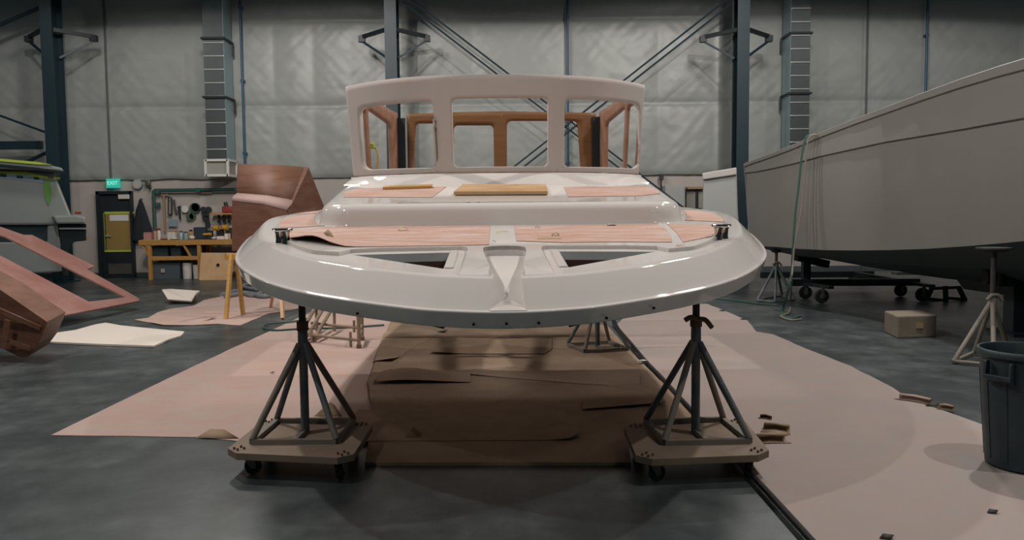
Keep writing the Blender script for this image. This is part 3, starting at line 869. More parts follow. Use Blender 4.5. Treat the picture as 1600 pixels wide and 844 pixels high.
# ------------------------------------------------------------------ sheets on the floor
def floor_sheet(pix, z, t, name, m, label, cat, group=None, lift=None, cell=None, jag=0):
    P = [on(u, v, z) for (u, v) in pix]; P = [Vector((p.x, p.y)) for p in P]
    if jag:
        Q = []
        for i in range(len(P)):
            a = P[i]; b = P[(i+1) % len(P)]; L = (b-a).length; k = max(1, int(L/.25))
            nr = Vector((-(b-a).y, (b-a).x)).normalized()
            for j in range(k):
                q = a.lerp(b, j/k)
                if j: q = q+nr*noise.noise(Vector((q.x*3, q.y*3, 2)))*jag
                Q.append(q)
        P = Q
    bm = fill([P])
    if cell:
        xs = [p.x for p in P]; ys = [p.y for p in P]
        bisect(bm, 0, [min(xs)+cell*i for i in range(1, int((max(xs)-min(xs))/cell)+1)])
        bisect(bm, 1, [min(ys)+cell*i for i in range(1, int((max(ys)-min(ys))/cell)+1)])
    v, f = bm_data(bm); edge = [(e.verts[0].index, e.verts[1].index) for e in bm.edges if len(e.link_faces) == 1]; bm.free()
    k = len(v); g = lift or (lambda x, y: 0)
    lw = [Vector((p.x, p.y, z+g(p.x, p.y))) for p in v]; tp = [p+Vector((0, 0, t)) for p in lw]
    mb = MB(); mb.add(tp, f); mb.add(lw, [x[::-1] for x in f]); mb.add(tp+lw, [(a, b, b+k, a+k) for a, b in edge])
    return tag(mb.build(name, m, smooth=35), label, cat, group)
ripple = lambda A: (lambda x, y: A*max(0, noise.noise(Vector((x*1.3, y*1.3, 5)))))
floor_sheet([(80, 681), (200, 682), (312, 684), (372, 690), (420, 692), (700, 692), (700, 470), (525, 470), (458, 501), (300, 574), (180, 632)],
            .001, .004, 'floor_paper', 'floor_pink', 'dusty pink floor paper sheet widening towards the open floor beside the left jack dolly', 'floor paper', lift=ripple(.006), cell=.4, jag=.012)
floor_sheet([(1000, 476), (1105, 476), (1130, 486), (1168, 502), (1182, 520), (1208, 524), (1273, 552), (1330, 574), (1395, 608), (1422, 627), (1480, 646), (1530, 664), (1605, 697), (1660, 760), (1660, 900), (1310, 900), (1265, 846), (1190, 761), (1062, 626), (984, 541), (962, 510)],
            .001, .012, 'floor_paper', 'floor_grey_pink', 'wide dusty pink floor paper sheet running under the dark trash can', 'floor paper', lift=ripple(.008), cell=.4, jag=.02)
# hardboard base and kraft sheets under the boat
floor_sheet([(570, 728), (986, 728), (982, 690), (986, 668), (1090, 655), (1060, 626), (978, 545), (948, 510), (610, 505), (575, 600), (583, 650), (577, 690)],
            .001, .022, 'hardboard_panel', 'kraft', 'broad brown hardboard panel on the floor below the bow', 'panel', jag=.006)
def corner_curl(cu, cv, r, h, z):
    c = on(cu, cv, z)
    return lambda x, y: h*max(0, 1-math.hypot(x-c.x, y-c.y)/r)**1.5
floor_sheet([(566, 690), (890, 688), (905, 684), (882, 642), (560, 640), (540, 665)], .0245, .003, 'kraft_sheet', 'kraft', 'brown kraft sheet with a small torn flap lying closest to the bow', 'kraft sheet', lift=corner_curl(905, 684, .22, .035, .02), cell=.1)
floor_sheet([(588, 600), (735, 598), (735, 586), (905, 600), (1000, 605), (1000, 578), (905, 545), (640, 550)], .0245, .003, 'kraft_sheet', 'kraft_light', 'brown kraft sheet with a raised front edge below the middle of the boat', 'kraft sheet', lift=lambda x, y: .10*math.exp(-((x+1.0)/.4)**2-((y-on(660, 592, .02).y)/.22)**2), cell=.1)
floor_sheet([(585, 565), (617, 565), (640, 546), (690, 520), (650, 512), (600, 520)], .0245, .003, 'kraft_sheet', 'kraft_light', 'narrow kraft sheet beside the pipe frame step', 'kraft sheet', lift=corner_curl(617, 565, .3, .04, .02), cell=.1)
floor_sheet([(675, 553), (850, 553), (862, 546), (862, 530), (700, 528)], .034, .003, 'kraft_sheet', 'kraft', 'far kraft sheet deep under the boat near the rear jack stand', 'kraft sheet', lift=corner_curl(675, 553, .4, .03, .02), cell=.12)
floor_sheet([(910, 640), (1040, 632), (1008, 598), (915, 606)], .034, .003, 'kraft_sheet', 'kraft', 'kraft sheet with a lifted edge beside the black tube', 'kraft sheet', lift=lambda x, y: .022*math.exp(-((y-on(980, 632, .02).y)/.15)**2), cell=.1)
# torn paper flaps standing up
def flap(u, v, z, pts, name, m, label, cat='paper scrap', solid=.003):
    o = on(u, v, z); mb = MB(); vs = [o+Vector(p) for p in pts]
    c = sum(vs, Vector())/len(vs); n = len(vs)
    mb.add(vs+[c+Vector((0, 0, .004))], [(i, (i+1) % n, n) for i in range(n)])
    return tag(mb.build(name, m, solid=solid), label, cat)
flap(645, 683, .029, [(-.05, 0, 0), (.05, .0, 0), (.06, .05, .01), (-.0, .05, .06)], 'paper_flap', 'sheet_under', 'small torn paper flap standing up on the kraft sheet nearest the bow')
flap(318, 684, .008, [(-.05, .0, 0), (.14, -.03, .0), (.26, -.03, .0), (.12, .08, .035), (.02, .08, .04)], 'paper_flap', 'sheet_under', 'brown curled paper flap at the edge of the floor paper behind the left dolly')
flap(515, 650, .008, [(-.12, 0, 0), (.10, -.02, 0), (.02, .1, .06), (-.02, .12, .08)], 'paper_flap', 'sheet_under', 'brown paper flap turned up behind the left dolly')
def scroll(u, v, z, L, w, r, ang, name, m, label, turn=4.2):
    o = on(u, v, z); R = Matrix.Rotation(ang, 3, 'Z'); rows = []
    for i in range(15):
        t = i/14
        if t < .5: p = (-(w)*(1-2*t), .002)
        else:
            th = turn*(t-.5)*2; p = (r*math.sin(th), r*(1-math.cos(th))+.002)
        rows.append([o+R @ Vector((-L/2*(1-.25*t), p[0], p[1])), o+R @ Vector((0, p[0]+.01, p[1]+.004)), o+R @ Vector((L/2*(1-.1*t), p[0]-.01, p[1]))])
    mb = MB(); mb.loft(rows, closed=False); return tag(mb.build(name, m, solid=.003, smooth=60), label, 'paper scrap')
scroll(1212, 672, .016, .20, .10, .022, -.35, 'paper_scrap', 'tan_wood', 'curled brown paper scrap beside the right dolly, the farther of two')
scroll(1203, 690, .016, .24, .06, .026, .12, 'paper_scrap', 'tan_wood', 'curled brown paper scrap beside the right dolly, the nearer of two')
scroll(1196, 654, .016, .10, .03, .012, -.5, 'paper_scrap', 'rust', 'tiny dark paper curl behind the two curled scraps')
scroll(1428, 627, .016, .30, .03, .022, -.85, 'paper_scrap', 'floor_pink', 'pink curled strip torn at the ragged edge of the floor paper before the trash can')
scroll(1478, 640, .014, .12, .03, .018, -.6, 'paper_scrap', 'tan_wood', 'small brown curl at the ragged edge of the floor paper before the trash can')
flap(268, 505, .008, [(0, 0, 0), (.4, 0, 0), (.5, .5, .03), (.3, .5, .03)], 'paper_flap', 'floor_pink', 'lifted edge of the paper under the sawhorse')
for (u, v, s, lab) in ((1163, 499, 1.2, 'small dark leaf scrap on the far edge of the wide floor paper'), (1128, 486, .9, 'tiny dark leaf scrap at the far corner of the wide floor paper'), (1456, 634, 1.0, 'dark scrap on the ragged edge of the floor paper before the trash can'), (1550, 801, .5, 'small black chip on the floor paper before the trash can'), (1384, 841, .6, 'tiny black chip at the near end of the floor paper'), (690, 519, 1.3, 'small dark scrap on the panel under the boat'), (425, 583, .4, 'tiny speck on the floor paper behind the left jack')):
    flap(u, v, .03 if u == 690 else .018, [(-.05*s, 0, 0), (.03*s, -.03*s, .004), (.07*s, .01*s, .02*s), (0, .05*s, .01)], 'leaf_scrap', 'leaf', lab, 'scrap')
# black tube laid along the line between panel and right sheet
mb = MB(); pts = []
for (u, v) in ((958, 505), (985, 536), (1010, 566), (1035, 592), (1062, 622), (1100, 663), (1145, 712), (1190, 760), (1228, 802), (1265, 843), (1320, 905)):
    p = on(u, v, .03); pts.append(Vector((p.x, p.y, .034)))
mb.tube(catmull(pts, 6), .018, 8); tag(mb.build('black_tube', 'tube_black'), 'thick black tube running along the edge of the wide floor paper', 'cable')
p = on(1002, 564, .05); mb = MB(); mb.box((p.x, p.y, .054), (.10, .06, .004), rz=.4); tag(mb.build('tape_patch', 'white_paper'), 'small pale tape patch lying on the black tube', 'tape patch')

# ------------------------------------------------------------------ jack stands on wheeled dollies
def jack(label, C, rz, hub, ztop_, feet_r, dolly, collar, nleg=4, m='jack_paint', lean=(0, 0), zb=None, legs=None, label_d=None, wing=False):
    zb = zb if zb is not None else (.165 if dolly else 0.004)
    C = Vector((C[0], C[1], 0))
    t = thing('jack_stand', label, 'jack stand', (C.x, C.y, zb), rz)
    R = Matrix.Rotation(rz, 3, 'Z')
    hubp = C+Vector((lean[0]*.7, lean[1]*.7, hub))
    topp = C+Vector((lean[0], lean[1], ztop_))
    feet = []
    k = 0
    for (fx, fy) in (legs or ((-1, -1), (1, -1), (1, 1), (-1, 1))):
        feet.append(C+R @ Vector((fx*feet_r, fy*feet_r, zb+.028)))
    for i, p in enumerate(feet):
        mb = MB(); q = hubp+(p-hubp).normalized()*.02; d = (p-hubp)
        mb.tube([hubp+Vector((d.x, d.y, 0)).normalized()*.025+Vector((0, 0, .02)), p], .021, 10)
        mb.build('leg', m if i % 2 else 'jack_dusty', t)
    nn = len(feet)
    for i in range(nn):
        mb = MB(); mb.bar(feet[i]-Vector((0, 0, .013)), feet[(i+1) % nn]-Vector((0, 0, .013)), .035, .03); mb.build('base_bar', 'jack_dusty', t)
    mb = MB(); mb.tube([C+Vector((0, 0, zb+.01)), hubp], .028, 12); mb.build('center_tube', m, t)
    if not dolly or True:
        mb = MB(); d = (feet[0]+feet[1])/2 if nn == 4 else feet[0]
        mb.bar(C+Vector((0, 0, zb+.016)), d-Vector((0, 0, .013)), .035, .03); mb.build('base_bar', 'jack_dusty', t)
    mb = MB(); mb.tube([hubp-Vector((0, 0, .04)), hubp+(topp-hubp)*((collar-hub)/(ztop_-hub))], [.034, .031], 12); mb.build('sleeve', m, t)
    pc = hubp+(topp-hubp)*((collar-hub)/(ztop_-hub))
    mb = MB(); mb.tube([pc-Vector((0, 0, .03)), pc+Vector((0, 0, .03))], .038, 12)
    if wing:
        mb.tube(catmull([pc+Vector((-.075, -.02, .012)), pc+Vector((-.04, -.03, .032)), pc+Vector((0, -.03, .02)), pc+Vector((.05, -.03, .015)), pc+Vector((.095, -.02, -.035))], 4), .016, 8)
    mb.build('collar_nut', 'rust', t)
    mb = MB(); mb.tube([hubp, topp], .023, 12); mb.build('screw_pole', 'jack_pole', t)
    mb = MB(); mb.tube([topp-Vector((0, 0, .012)), topp+Vector((0, 0, .012))], .07, 16); mb.build('top_pad', 'jack_pole', t)
    return t
def dolly(label, corners, z0=.122, th=.043):
    P = [on(u, v, z0+th) for (u, v) in corners]      # FL FR BR BL
    C = sum(P, Vector())/4
    t = thing('wheeled_dolly', label, 'dolly', (C.x, C.y, 0))
    poly = []
    for i in range(4):
        p = P[i]; a = P[i-1]; b = P[(i+1) % 4]; ch = .085
        poly += [p+(a-p).normalized()*ch, p+(b-p).normalized()*ch]
    poly = [Vector((p.x, p.y, z0)) for p in poly]
    mb = MB(); mb.prism(poly, (0, 0, th)); mb.build('platform', 'dolly_ply', t, smooth=0, bevel=.003)
    for i in range(4):
        p = P[i]; d = (C-p); d.z = 0; d.normalize(); c = Vector((p.x, p.y, 0))+d*.15
        e = Vector((math.cos(1.1*i+.4), math.sin(1.1*i+.4), 0))
        mb = MB(); mb.box((c.x, c.y, z0-.006), (.10, .085, .008))
        side = Vector((-e.y, e.x, 0)); wc = c+e*.03+Vector((0, 0, .05))
        for s in (-1, 1):
            mb.add([c+side*s*.024+Vector((0, 0, z0-.01))-e*.03, c+side*s*.024+Vector((0, 0, z0-.01))+e*.04, wc+side*s*.024+e*.015-Vector((0, 0, .01)), wc+side*s*.024-e*.015-Vector((0, 0, .01))], [(0, 1, 2, 3)])
        cs = mb.build('caster', 'caster_steel', t, smooth=0, solid=.004)
        mb = MB(); n = 24; rows = []
        for (r, s) in ((.018, -.018), (.046, -.018), (.05, -.012), (.05, .012), (.046, .018), (.018, .018)):
            rows.append([wc+side*s+(e*math.cos(2*PI*k/n)+Vector((0, 0, 1))*math.sin(2*PI*k/n))*r for k in range(n)])
        mb.loft(rows, cap=True); mb.build('wheel', 'rubber', cs)
        for a, b in ((-.03, 0), (.03, .0), (0, .035), (0, -.03)):
            mb = MB(); q = Vector((p.x, p.y, 0))+d*.10; mb.cyl((q.x+a, q.y+b, z0+th-.002), (q.x+a, q.y+b, z0+th+.014), .007, 8)
            mb.build('bolt', 'rust', t)
    return t
dolly('dusty plywood wheeled dolly under the jack stand nearer the orange sawhorse', [(348, 707), (549, 716), (585, 660), (413, 655)])
jack('blue grey jack stand with plain collar on the dolly nearer the orange sawhorse', (-1.345, 5.21), -.01, .725, 1.17, .26, True, .86)
dolly('dusty plywood wheeled dolly beside the wide floor paper', [(996, 718), (1207, 710), (1162, 655), (973, 663)])
jack('blue grey jack stand with wing collar on the dolly beside the wide floor paper', (1.155, 5.12), .05, .725, 1.16, .26, True, .875, wing=True)
p = on(935, 550, 0)
jack('dark jack stand without a dolly deep under the boat', (p.x, p.y+.1), .3, .62, 1.45, .26, False, .75, zb=.032)

# ------------------------------------------------------------------ pipe frame step behind the left jack
t = thing('pipe_frame_step', 'low brown pipe frame step stool behind the left jack stand', 'step frame', on(515, 530, 0))
A = on(478, 535, 0); B = on(561, 545, 0); Cc = on(566, 533, 0); Dd = on(487, 524, 0)
for nm, p, h in (('post', B, .40), ('post', Cc, .40)):
    mb = MB(); mb.tube([p+Vector((0, 0, .008)), p+Vector((0, 0, h))], .022, 8); o = mb.build(nm, 'cart_pipe', t)
    mb = MB(); mb.tube([p+Vector((0, 0, .007)), p+Vector((0, 0, .05))], .03, 10); mb.build('foot_cap', 'rust', o)
Z = lambda p, z: Vector((p.x, p.y, z))
for a, b, z in ((A, B, .10), (Dd, Cc, .16)):
    mb = MB(); mb.tube([Z(a, z), Z(b, z)], .018, 8); mb.build('rail', 'cart_pipe', t)
    for k in (.12, .85):
        q = a.lerp(b, k); mb = MB(); mb.tube([Z(q, z-.06 if z > .12 else .012), Z(q, z+.09)], .016, 8); mb.build('stub_post', 'cart_pipe', t)
for z in (.13, .2): 
    mb = MB(); mb.tube([Z(B, z), Z(Cc, z)], .016, 8); mb.build('rail', 'cart_pipe', t)
pads = [(470, 521, 494, 478), (482, 523, 507, 478), (494, 524, 521, 479)]
for (u0, v0, u1, v1) in pads:
    a = at(u0, v0, A.y-.05); b = at(u1, v1, Dd.y+.35); mb = MB(); mb.tube([a, b], .024, 8); mb.build('sloped_rail', 'cart_pipe', t)
a = at(470, 522, A.y-.05); b = at(497, 525, A.y-.05); mb = MB(); mb.bar(a, b, .05, .05); mb.build('tread', 'cart_pipe', t)
for u in (474, 492):
    a = at(u, 524, A.y-.03); mb = MB(); mb.tube([Z(a, .012), a], .022, 8); mb.build('stub_post', 'cart_pipe', t)
a = at(494, 481, Dd.y+.33); b = at(522, 481, Dd.y+.33)
for q in (a, b):
    mb = MB(); mb.tube([Z(q, .012), q], .02, 8); mb.build('post', 'cart_pipe', t)
mb = MB(); mb.tube([a, b], .02, 8); mb.build('tread', 'cart_pipe', t)
# ------------------------------------------------------------------ left side of the hall
# floor sheets on the left
floor_sheet([(66, 536), (70, 525), (118, 518), (150, 509), (165, 506.5), (190, 511), (240, 516), (288, 520.5), (283, 527), (266, 532), (240, 543), (150, 540)], .006, .022, 'white_board', 'white_sheet', 'irregular white board lying flat on the floor before the pink cut out panel', 'panel')
floor_sheet([(210, 500), (232, 497), (246, 490), (270, 483), (303, 478), (318, 470), (360, 462), (430, 458), (505, 456), (505, 466), (462, 484), (420, 490), (376, 509), (340, 507), (300, 509), (255, 509)], .002, .006, 'floor_paper', 'floor_pink', 'pink floor paper under the orange sawhorse', 'floor paper', lift=ripple(.02), cell=.35, jag=.02)
# folded white tray
def tri(name, pts, m, label, cat, faces, solid=.012):
    mb = MB(); mb.add(pts, faces); return tag(mb.build(name, m, solid=solid, smooth=0), label, cat)
Y = on(280, 473, 0).y
t = thing('molded_tray', 'white flared tray with a brown underside on the floor before the workbench', 'tray', on(283, 473, 0))
P = [at(253, 453, Y), at(262, 468, Y-.2), at(299, 471, Y-.25), at(306, 459, Y-.1), at(312, 455, Y+.25), at(266, 452, Y+.35)]
low = [Vector((p.x*.985-.06, p.y+.05, .015)) for p in (at(262, 473, Y), at(266, 475, Y-.1), at(292, 475, Y-.1), at(302, 470, Y))]
mb = MB(); mb.add([P[0], P[1], P[2], P[3], P[4], P[5]], [(0, 1, 2, 5), (2, 3, 4, 5)]); mb.build('tray_top', 'white_sheet', t, smooth=0, solid=.015)
mb = MB(); mb.add([P[0]-Vector((0,0,.02)), P[1]-Vector((0,0,.02)), P[2]-Vector((0,0,.02)), P[3]-Vector((0,0,.02))]+low, [(0, 1, 5, 4), (1, 2, 6, 5), (2, 3, 7, 6), (4, 5, 6, 7)]); mb.build('tray_underside', 'tray_brown', t, smooth=0, solid=.01)

# ---- pink cut-out panel leaning
A = at(72, 498, 11.3); B = at(218, 468, 13.9); C = at(0, 354, 14.3)
N = (B-A).cross(C-A).normalized()
def pp(u, v): return onplane(u, v, A, N)
e1 = (B-A).normalized(); e2 = N.cross(e1)
def flat(p): return Vector(((p-A).dot(e1), (p-A).dot(e2)))
outer = [(72, 498), (218, 470), (217, 466), (136, 421), (148, 416), (50, 367), (37, 367), (0, 354), (-60, 333), (-60, 415), (0, 449)]
hole = [(196, 464.5), (139, 471.5), (0, 399), (-40, 378), (-40, 352), (9, 370)]
bm = fill([[flat(pp(*p)) for p in outer], [flat(pp(*p)) for p in hole]]); v, f = bm_data(bm); edge = [(e.verts[0].index, e.verts[1].index) for e in bm.edges if len(e.link_faces) == 1]; bm.free()
if N.z < 0: N = -N
V = [A+e1*p.x+e2*p.y for p in v]; k = len(V)
t = thing('cutout_panel', 'large pink plywood panel with long cut out openings leaning at a slope', 'panel', (A.x-.4, A.y+1, 0))
mb = MB(); mb.add(V+[p-N*.025 for p in V], f+[[i+k for i in x[::-1]] for x in f]+[(a, b, b+k, a+k) for a, b in edge]); mb.build('sheet', 'ply_pink', t, smooth=0)
# timber props below it that hold it up
for (u, v_) in ((-20, 395), (-45, 345)):
    p = pp(u, v_)-N*.03; mb = MB(); mb.bar((p.x-.12, p.y, .0), (p.x-.12, p.y, p.z-.0), .05, .05, upv=(0, 1, 0)); mb.build('prop', 'tan_wood', t, smooth=0)
# ---- brown plywood form in front of it
Yb = 8.7
t = thing('plywood_form', 'dark brown plywood form with battens in front of the pink cut out panel', 'mold', (at(0, 560, Yb).x-.2, Yb+.3, 0))
poly = [at(u, v, Yb+.15-.002*u) for (u, v) in ((-90, 405), (0, 452), (67, 498), (74, 503), (71, 512), (60, 537), (46, 556), (38, 559), (28, 557), (-90, 500))]
mb = MB(); mb.prism(poly, (-.10, .55, .04)); mb.build('form_body', 'ply_brown', t, smooth=0, bevel=.006)
for (a, b) in (((-90, 420), (63, 513)), ((-90, 470), (47, 545))):
    mb = MB(); mb.bar(at(a[0], a[1]+26, Yb-.02), at(b[0], b[1], Yb-.0), .02, .05); mb.build('batten', 'ply_brown', t, smooth=0)
mb = MB(); mb.bar(at(12, 500, Yb-.03), at(5, 545, Yb-.03), .06, .02, upv=(0, 1, 0)); mb.build('batten', 'ply_brown', t, smooth=0)
mb = MB(); q = at(-40, 500, Yb+.4); mb.box((q.x, Yb+.45, q.z/2-.05), (.09, .09, q.z+.0)); mb.build('prop', 'tan_wood', t, smooth=0)

# ---- sawhorse and brown mold
fl = [on(353, 500, 0), on(380, 492, 0), on(442, 499, 0), on(423, 481, 0)]
t = thing('sawhorse', 'orange wooden sawhorse under the brown plywood mold', 'sawhorse', (sum(p.x for p in fl)/4, sum(p.y for p in fl)/4, 0))
zt = 1.0
bl = at(366, 400, 12.7); br = at(430, 400, 13.2)
mb = MB(); mb.bar((bl.x-.10, 12.6, zt-.05), (br.x+.25, 13.2, zt-.05), .09, .10); mb.build('beam', 'saw_wood', t, smooth=0)
tops = [(bl.x-.0, 12.58), (bl.x+.03, 12.70), (br.x+.1, 13.05), (br.x+.08, 13.2)]
for i, p in enumerate(fl):
    mb = MB(); mb.bar(p+Vector((0, 0, .0)), (tops[i][0], tops[i][1], zt-.01), .095, .045, upv=(1, 0, 0)); mb.build('leg', 'saw_wood' if i < 2 else 'saw_wood_pale', t, smooth=0)
# mold: stepped panel body with a raking side cheek, resting on the sawhorse
Ym = 13.0
t = thing('plywood_mold', 'tall brown plywood mold with a white dusty ledge standing on the sawhorse', 'mold', (at(420, 400, Ym).x, Ym+.5, zt+.004))
def pg(L, Y): return [at(u, v, Y) for (u, v) in L]
up_ = [at(371, 257, Ym+.65), at(475, 262, Ym+.85), at(478, 262, Ym+.85), at(455, 318, Ym+.15), at(371, 306, Ym+.1)]
mb = MB(); rows = [[at(371, 257, Ym+.55), at(425, 258, Ym+.62), at(474, 262, Ym+.7)], [at(370, 282, Ym+.35), at(422, 286, Ym+.42), at(464, 291, Ym+.5)], [at(369.5, 306, Ym+.12), at(420, 311, Ym+.18), at(455, 318, Ym+.25)]]
mb.loft(rows, closed=False); mb.build('upper_face', 'ply_brown', t, smooth=50, solid=.04)
mb = MB(); rows = [[at(366, 306, Ym+.0), at(415, 310, Ym+.06), at(456, 319, Ym+.15)], [at(363.5, 308, Ym-.12), at(412, 313, Ym-.06), at(452, 323, Ym+.05)], [at(363, 314, Ym-.15), at(410, 319, Ym-.09), at(448, 329, Ym+.02)], [at(371, 302, Ym+.16), at(420, 306, Ym+.22), at(458, 313, Ym+.3)]]
mb.loft([rows[3], rows[0], rows[1], rows[2]], closed=False); mb.build('dusty_ledge', 'dust', t, smooth=60, solid=.02)
mb = MB(); rows = [[at(363, 313, Ym-.13), at(410, 318, Ym-.07), at(448, 329, Ym+.04)], [Vector((at(363, 395, Ym-.05).x, Ym-.05, zt+.026)), Vector((at(410, 395, Ym).x, Ym, zt+.026)), Vector((at(470, 395, Ym+.1).x, Ym+.1, zt+.026))]]
mb.loft(rows, closed=False); mb.build('lower_face', 'ply_brown', t, smooth=0, solid=.04)
mb = MB(); mb.add([at(474, 261, Ym+.7), at(481, 262, Ym+.74), at(500, 310, Ym+1.0), at(515, 345, Ym+1.2), Vector((at(515, 390, Ym+1.2).x, Ym+1.2, zt+.03)), Vector((at(470, 390, Ym+.1).x, Ym+.1, zt+.03)), at(448, 329, Ym+.04), at(455, 319, Ym+.2), at(464, 291, Ym+.48)], [tuple(range(9))]); mb.build('side_cheek', 'ply_brown', t, smooth=0, solid=.03)
# hoses on the paper behind the sawhorse
def hose(pix, z, r, name, m, label, cat='hose', world_pts=None):
    pts = world_pts or [Vector((on(u, v, z).x, on(u, v, z).y, z)) for (u, v) in pix]
    mb = MB(); mb.tube(catmull(pts, 8), r, 8); return tag(mb.build(name, m), label, cat)
hose([(345, 461), (370, 455), (395, 462), (420, 452), (440, 458), (430, 447), (400, 452), (380, 446), (420, 440)], .045, .04, 'air_hose', 'hose_grey', 'thick grey hose bundled on the pink paper behind the sawhorse')
hose([(352, 463), (385, 458), (412, 463), (445, 456), (470, 452)], .055, .045, 'air_hose', 'hose_grey', 'thick grey hose lying straight on the pink paper behind the sawhorse')
hose([(600, 508), (540, 512), (470, 514), (430, 516), (412, 512), (420, 506), (455, 503), (480, 498)], .022, .013, 'air_hose', 'hose_green', 'thin teal hose looped on the floor behind the left jack')
# white bucket behind the sawhorse
q = on(400, 443, 0); t = thing('white_bucket', 'white bucket behind the orange sawhorse', 'bucket', q)
mb = MB(); mb.lathe([(.13, 0), (.16, .34), (.17, .35), (.165, .36), (.15, .34), (.125, .02), (0, .02)], q, 24); mb.build('pail', 'white_plastic', t)
mb = MB(); mb.tube([q+Vector((.165*math.cos(a), .02, .34-.16*math.sin(a))) for a in [PI*i/12 for i in range(13)]], .004, 6); mb.build('bail_handle', 'galv_rib', t)

# ---- workbench
Yw = WY-.15
def X(u, Y): return at(u, 380, Y).x
YF = WY-1.0
zb = at(290, 375, YF).z
t = thing('workbench', 'long orange timber workbench against the back wall beside the door', 'workbench', (X(295, YF), YF+.4, 0))
x0, x1 = X(216, YF), X(410, YF)
mb = MB(); mb.box(((x0+x1)/2, YF+.4, zb-.03), (x1-x0, .8, .06)); mb.build('bench_top', 'bench_wood', t, smooth=0, bevel=.004)
mb = MB(); mb.box(((x0+x1)/2, YF+.01, zb-.07), (x1-x0-.02, .04, .11)); mb.build('apron', 'bench_wood', t, smooth=0)
zs = at(270, 401, YF).z
xs1 = X(330, YF)
mb = MB(); mb.box(((X(230, YF)+xs1)/2, YF+.35, zs-.03), (xs1-X(230, YF), .6, .05)); mb.build('lower_shelf', 'bench_wood', t, smooth=0)
mb = MB(); mb.box(((X(230, YF)+xs1)/2, YF+.03, zs-.04), (xs1-X(230, YF), .04, .10)); mb.build('shelf_lip', 'bench_wood', t, smooth=0)
for u in (232.5, 310, 400):
    for yy in (YF+.05, YF+.7):
        mb = MB(); mb.box((X(u, YF), yy, zb/2-.03), (.085, .085, zb-.06)); mb.build('leg', 'bench_wood', t, smooth=0)
for (u, w) in ((219, 233), (284, 296)):
    mb = MB(); mb.bar((X(u, YF), YF+.05, zb-.07), (X(w, YF), YF+.05, zs), .04, .07, upv=(0, 1, 0)); mb.build('knee_brace', 'bench_wood', t, smooth=0)
mb = MB(); mb.box((X(232, YF), YF+.1, zb+.004), (X(245, YF)-X(219, YF), .2, .008)); mb.build('lime_edge', 'lime_tape', t)
# things under the bench
def tote(u0, u1, v0, v1, label, m, lid, Y=YF+.15, D=.5, name='storage_tote', z0=None):
    a = at(u0, v1, Y); b = at(u1, v0, Y); zlo = 0.002 if z0 is None else z0; h = b.z-zlo; c = Vector(((a.x+b.x)/2, Y+D/2, zlo)); W = b.x-a.x
    t = thing(name, label, 'storage bin', c)
    mb = MB(); rows = []
    for (k, z) in ((.90, 0), (.97, h*.86), (1.0, h*.87), (1.0, h*.9)):
        rows.append([c+Vector((sx*W/2*k, sy*D/2*k, z)) for sx, sy in ((-1, -1), (1, -1), (1, 1), (-1, 1))])
    mb.loft(rows, cap=True); mb.build('bin_body', m, t, smooth=0, bevel=.015)
    mb = MB(); mb.box(c+Vector((0, 0, h*.95)), (W*1.02, D*1.02, h*.1)); mb.build('lid', lid, t, smooth=0, bevel=.012)
    return t
tt = tote(235, 281, 410, 434, 'large grey storage tote on the floor under the workbench', 'tote_grey', 'bin_dark')
q = at(254.5, 423, YF+.13); mb = MB(); mb.box(q, (.10, .012, .10)); mb.build('label_patch', 'grille', tt, smooth=0)
tote(236, 262, 384, 400, 'dark bin on the bench shelf above the large grey tote', 'bin_dark', 'bin_dark', z0=zs)
tote(266, 282, 385, 400, 'dark bin on the bench shelf behind the knee brace', 'bin_dark', 'bin_dark', z0=zs)
tote(291, 311, 383, 400, 'dark navy bin on the bench shelf beside the leaning plywood', 'bin_dark', 'bin_dark', z0=zs)
def pail(u0, u1, v0, label, Y=YF+.15, m='white_plastic', z0=0.002, lid=True):
    a = at(u0, 420, Y); b = at(u1, v0, Y); r = (b.x-a.x)/2; h = b.z-z0; c = Vector(((a.x+b.x)/2, Y+r, z0))
    t = thing('plastic_pail', label, 'pail', c)
    mb = MB(); mb.lathe([(r*.86, 0), (r*.97, h*.9), (r, h*.9), (r, h*.94), (r*.97, h*.94)], c, 20); mb.build('pail_body', m, t)
    mb = MB(); mb.lathe([(r*1.0, h*.94), (r*1.02, h*.95), (r*1.02, h), (r*.9, h)], c, 20); mb.build('lid', m, t)
    return t
pail(282, 297, 411, 'taller white pail under the workbench beside the grey tote')
pail(299, 311, 414, 'smaller white pail under the workbench beside the leaning plywood')
# leaning plywood
Y0, Y1 = YF-.30, YF-.05
mb = MB(); pa = [Vector((at(311, 434, Y0).x, Y0, .002)), Vector((at(362, 434, Y0).x, Y0, .002)), at(364, 395, Y1), at(314, 395, Y1)]
mb.prism(pa, (0, .02, 0)); t = tag(mb.build('plywood_sheet', 'pale_ply', smooth=0), 'pale plywood sheet leaning on the front of the workbench', 'plywood sheet')
q = at(340.5, 414, Y0+.1); mb = MB(); mb.cyl(q+Vector((0, -.02, 0)), q+Vector((0, .03, 0)), .035, 14); mb.build('finger_hole', 'hole', t)
# blue pipework over the bench
zp = at(300, 297, WY-.12).z
mb = MB(); mb.tube([(X(246, WY), WY-.12, at(246, 362, WY-.12).z), (X(246, WY), WY-.12, zp-.03), (X(246, WY)+.03, WY-.12, zp), (X(420, WY), WY-.12, zp)], .045, 10)
t = tag(mb.build('air_pipe', 'teal_dark'), 'teal air pipe running over the workbench and down the wall', 'pipe')
for (u, v) in ((246, 300), (246, 320), (246, 360), (310, 297)):
    q = at(u, v, WY-.12); mb = MB(); mb.box(q, (.12, .11, .11)); mb.build('pipe_fitting', 'teal_dark', t, bevel=.01)
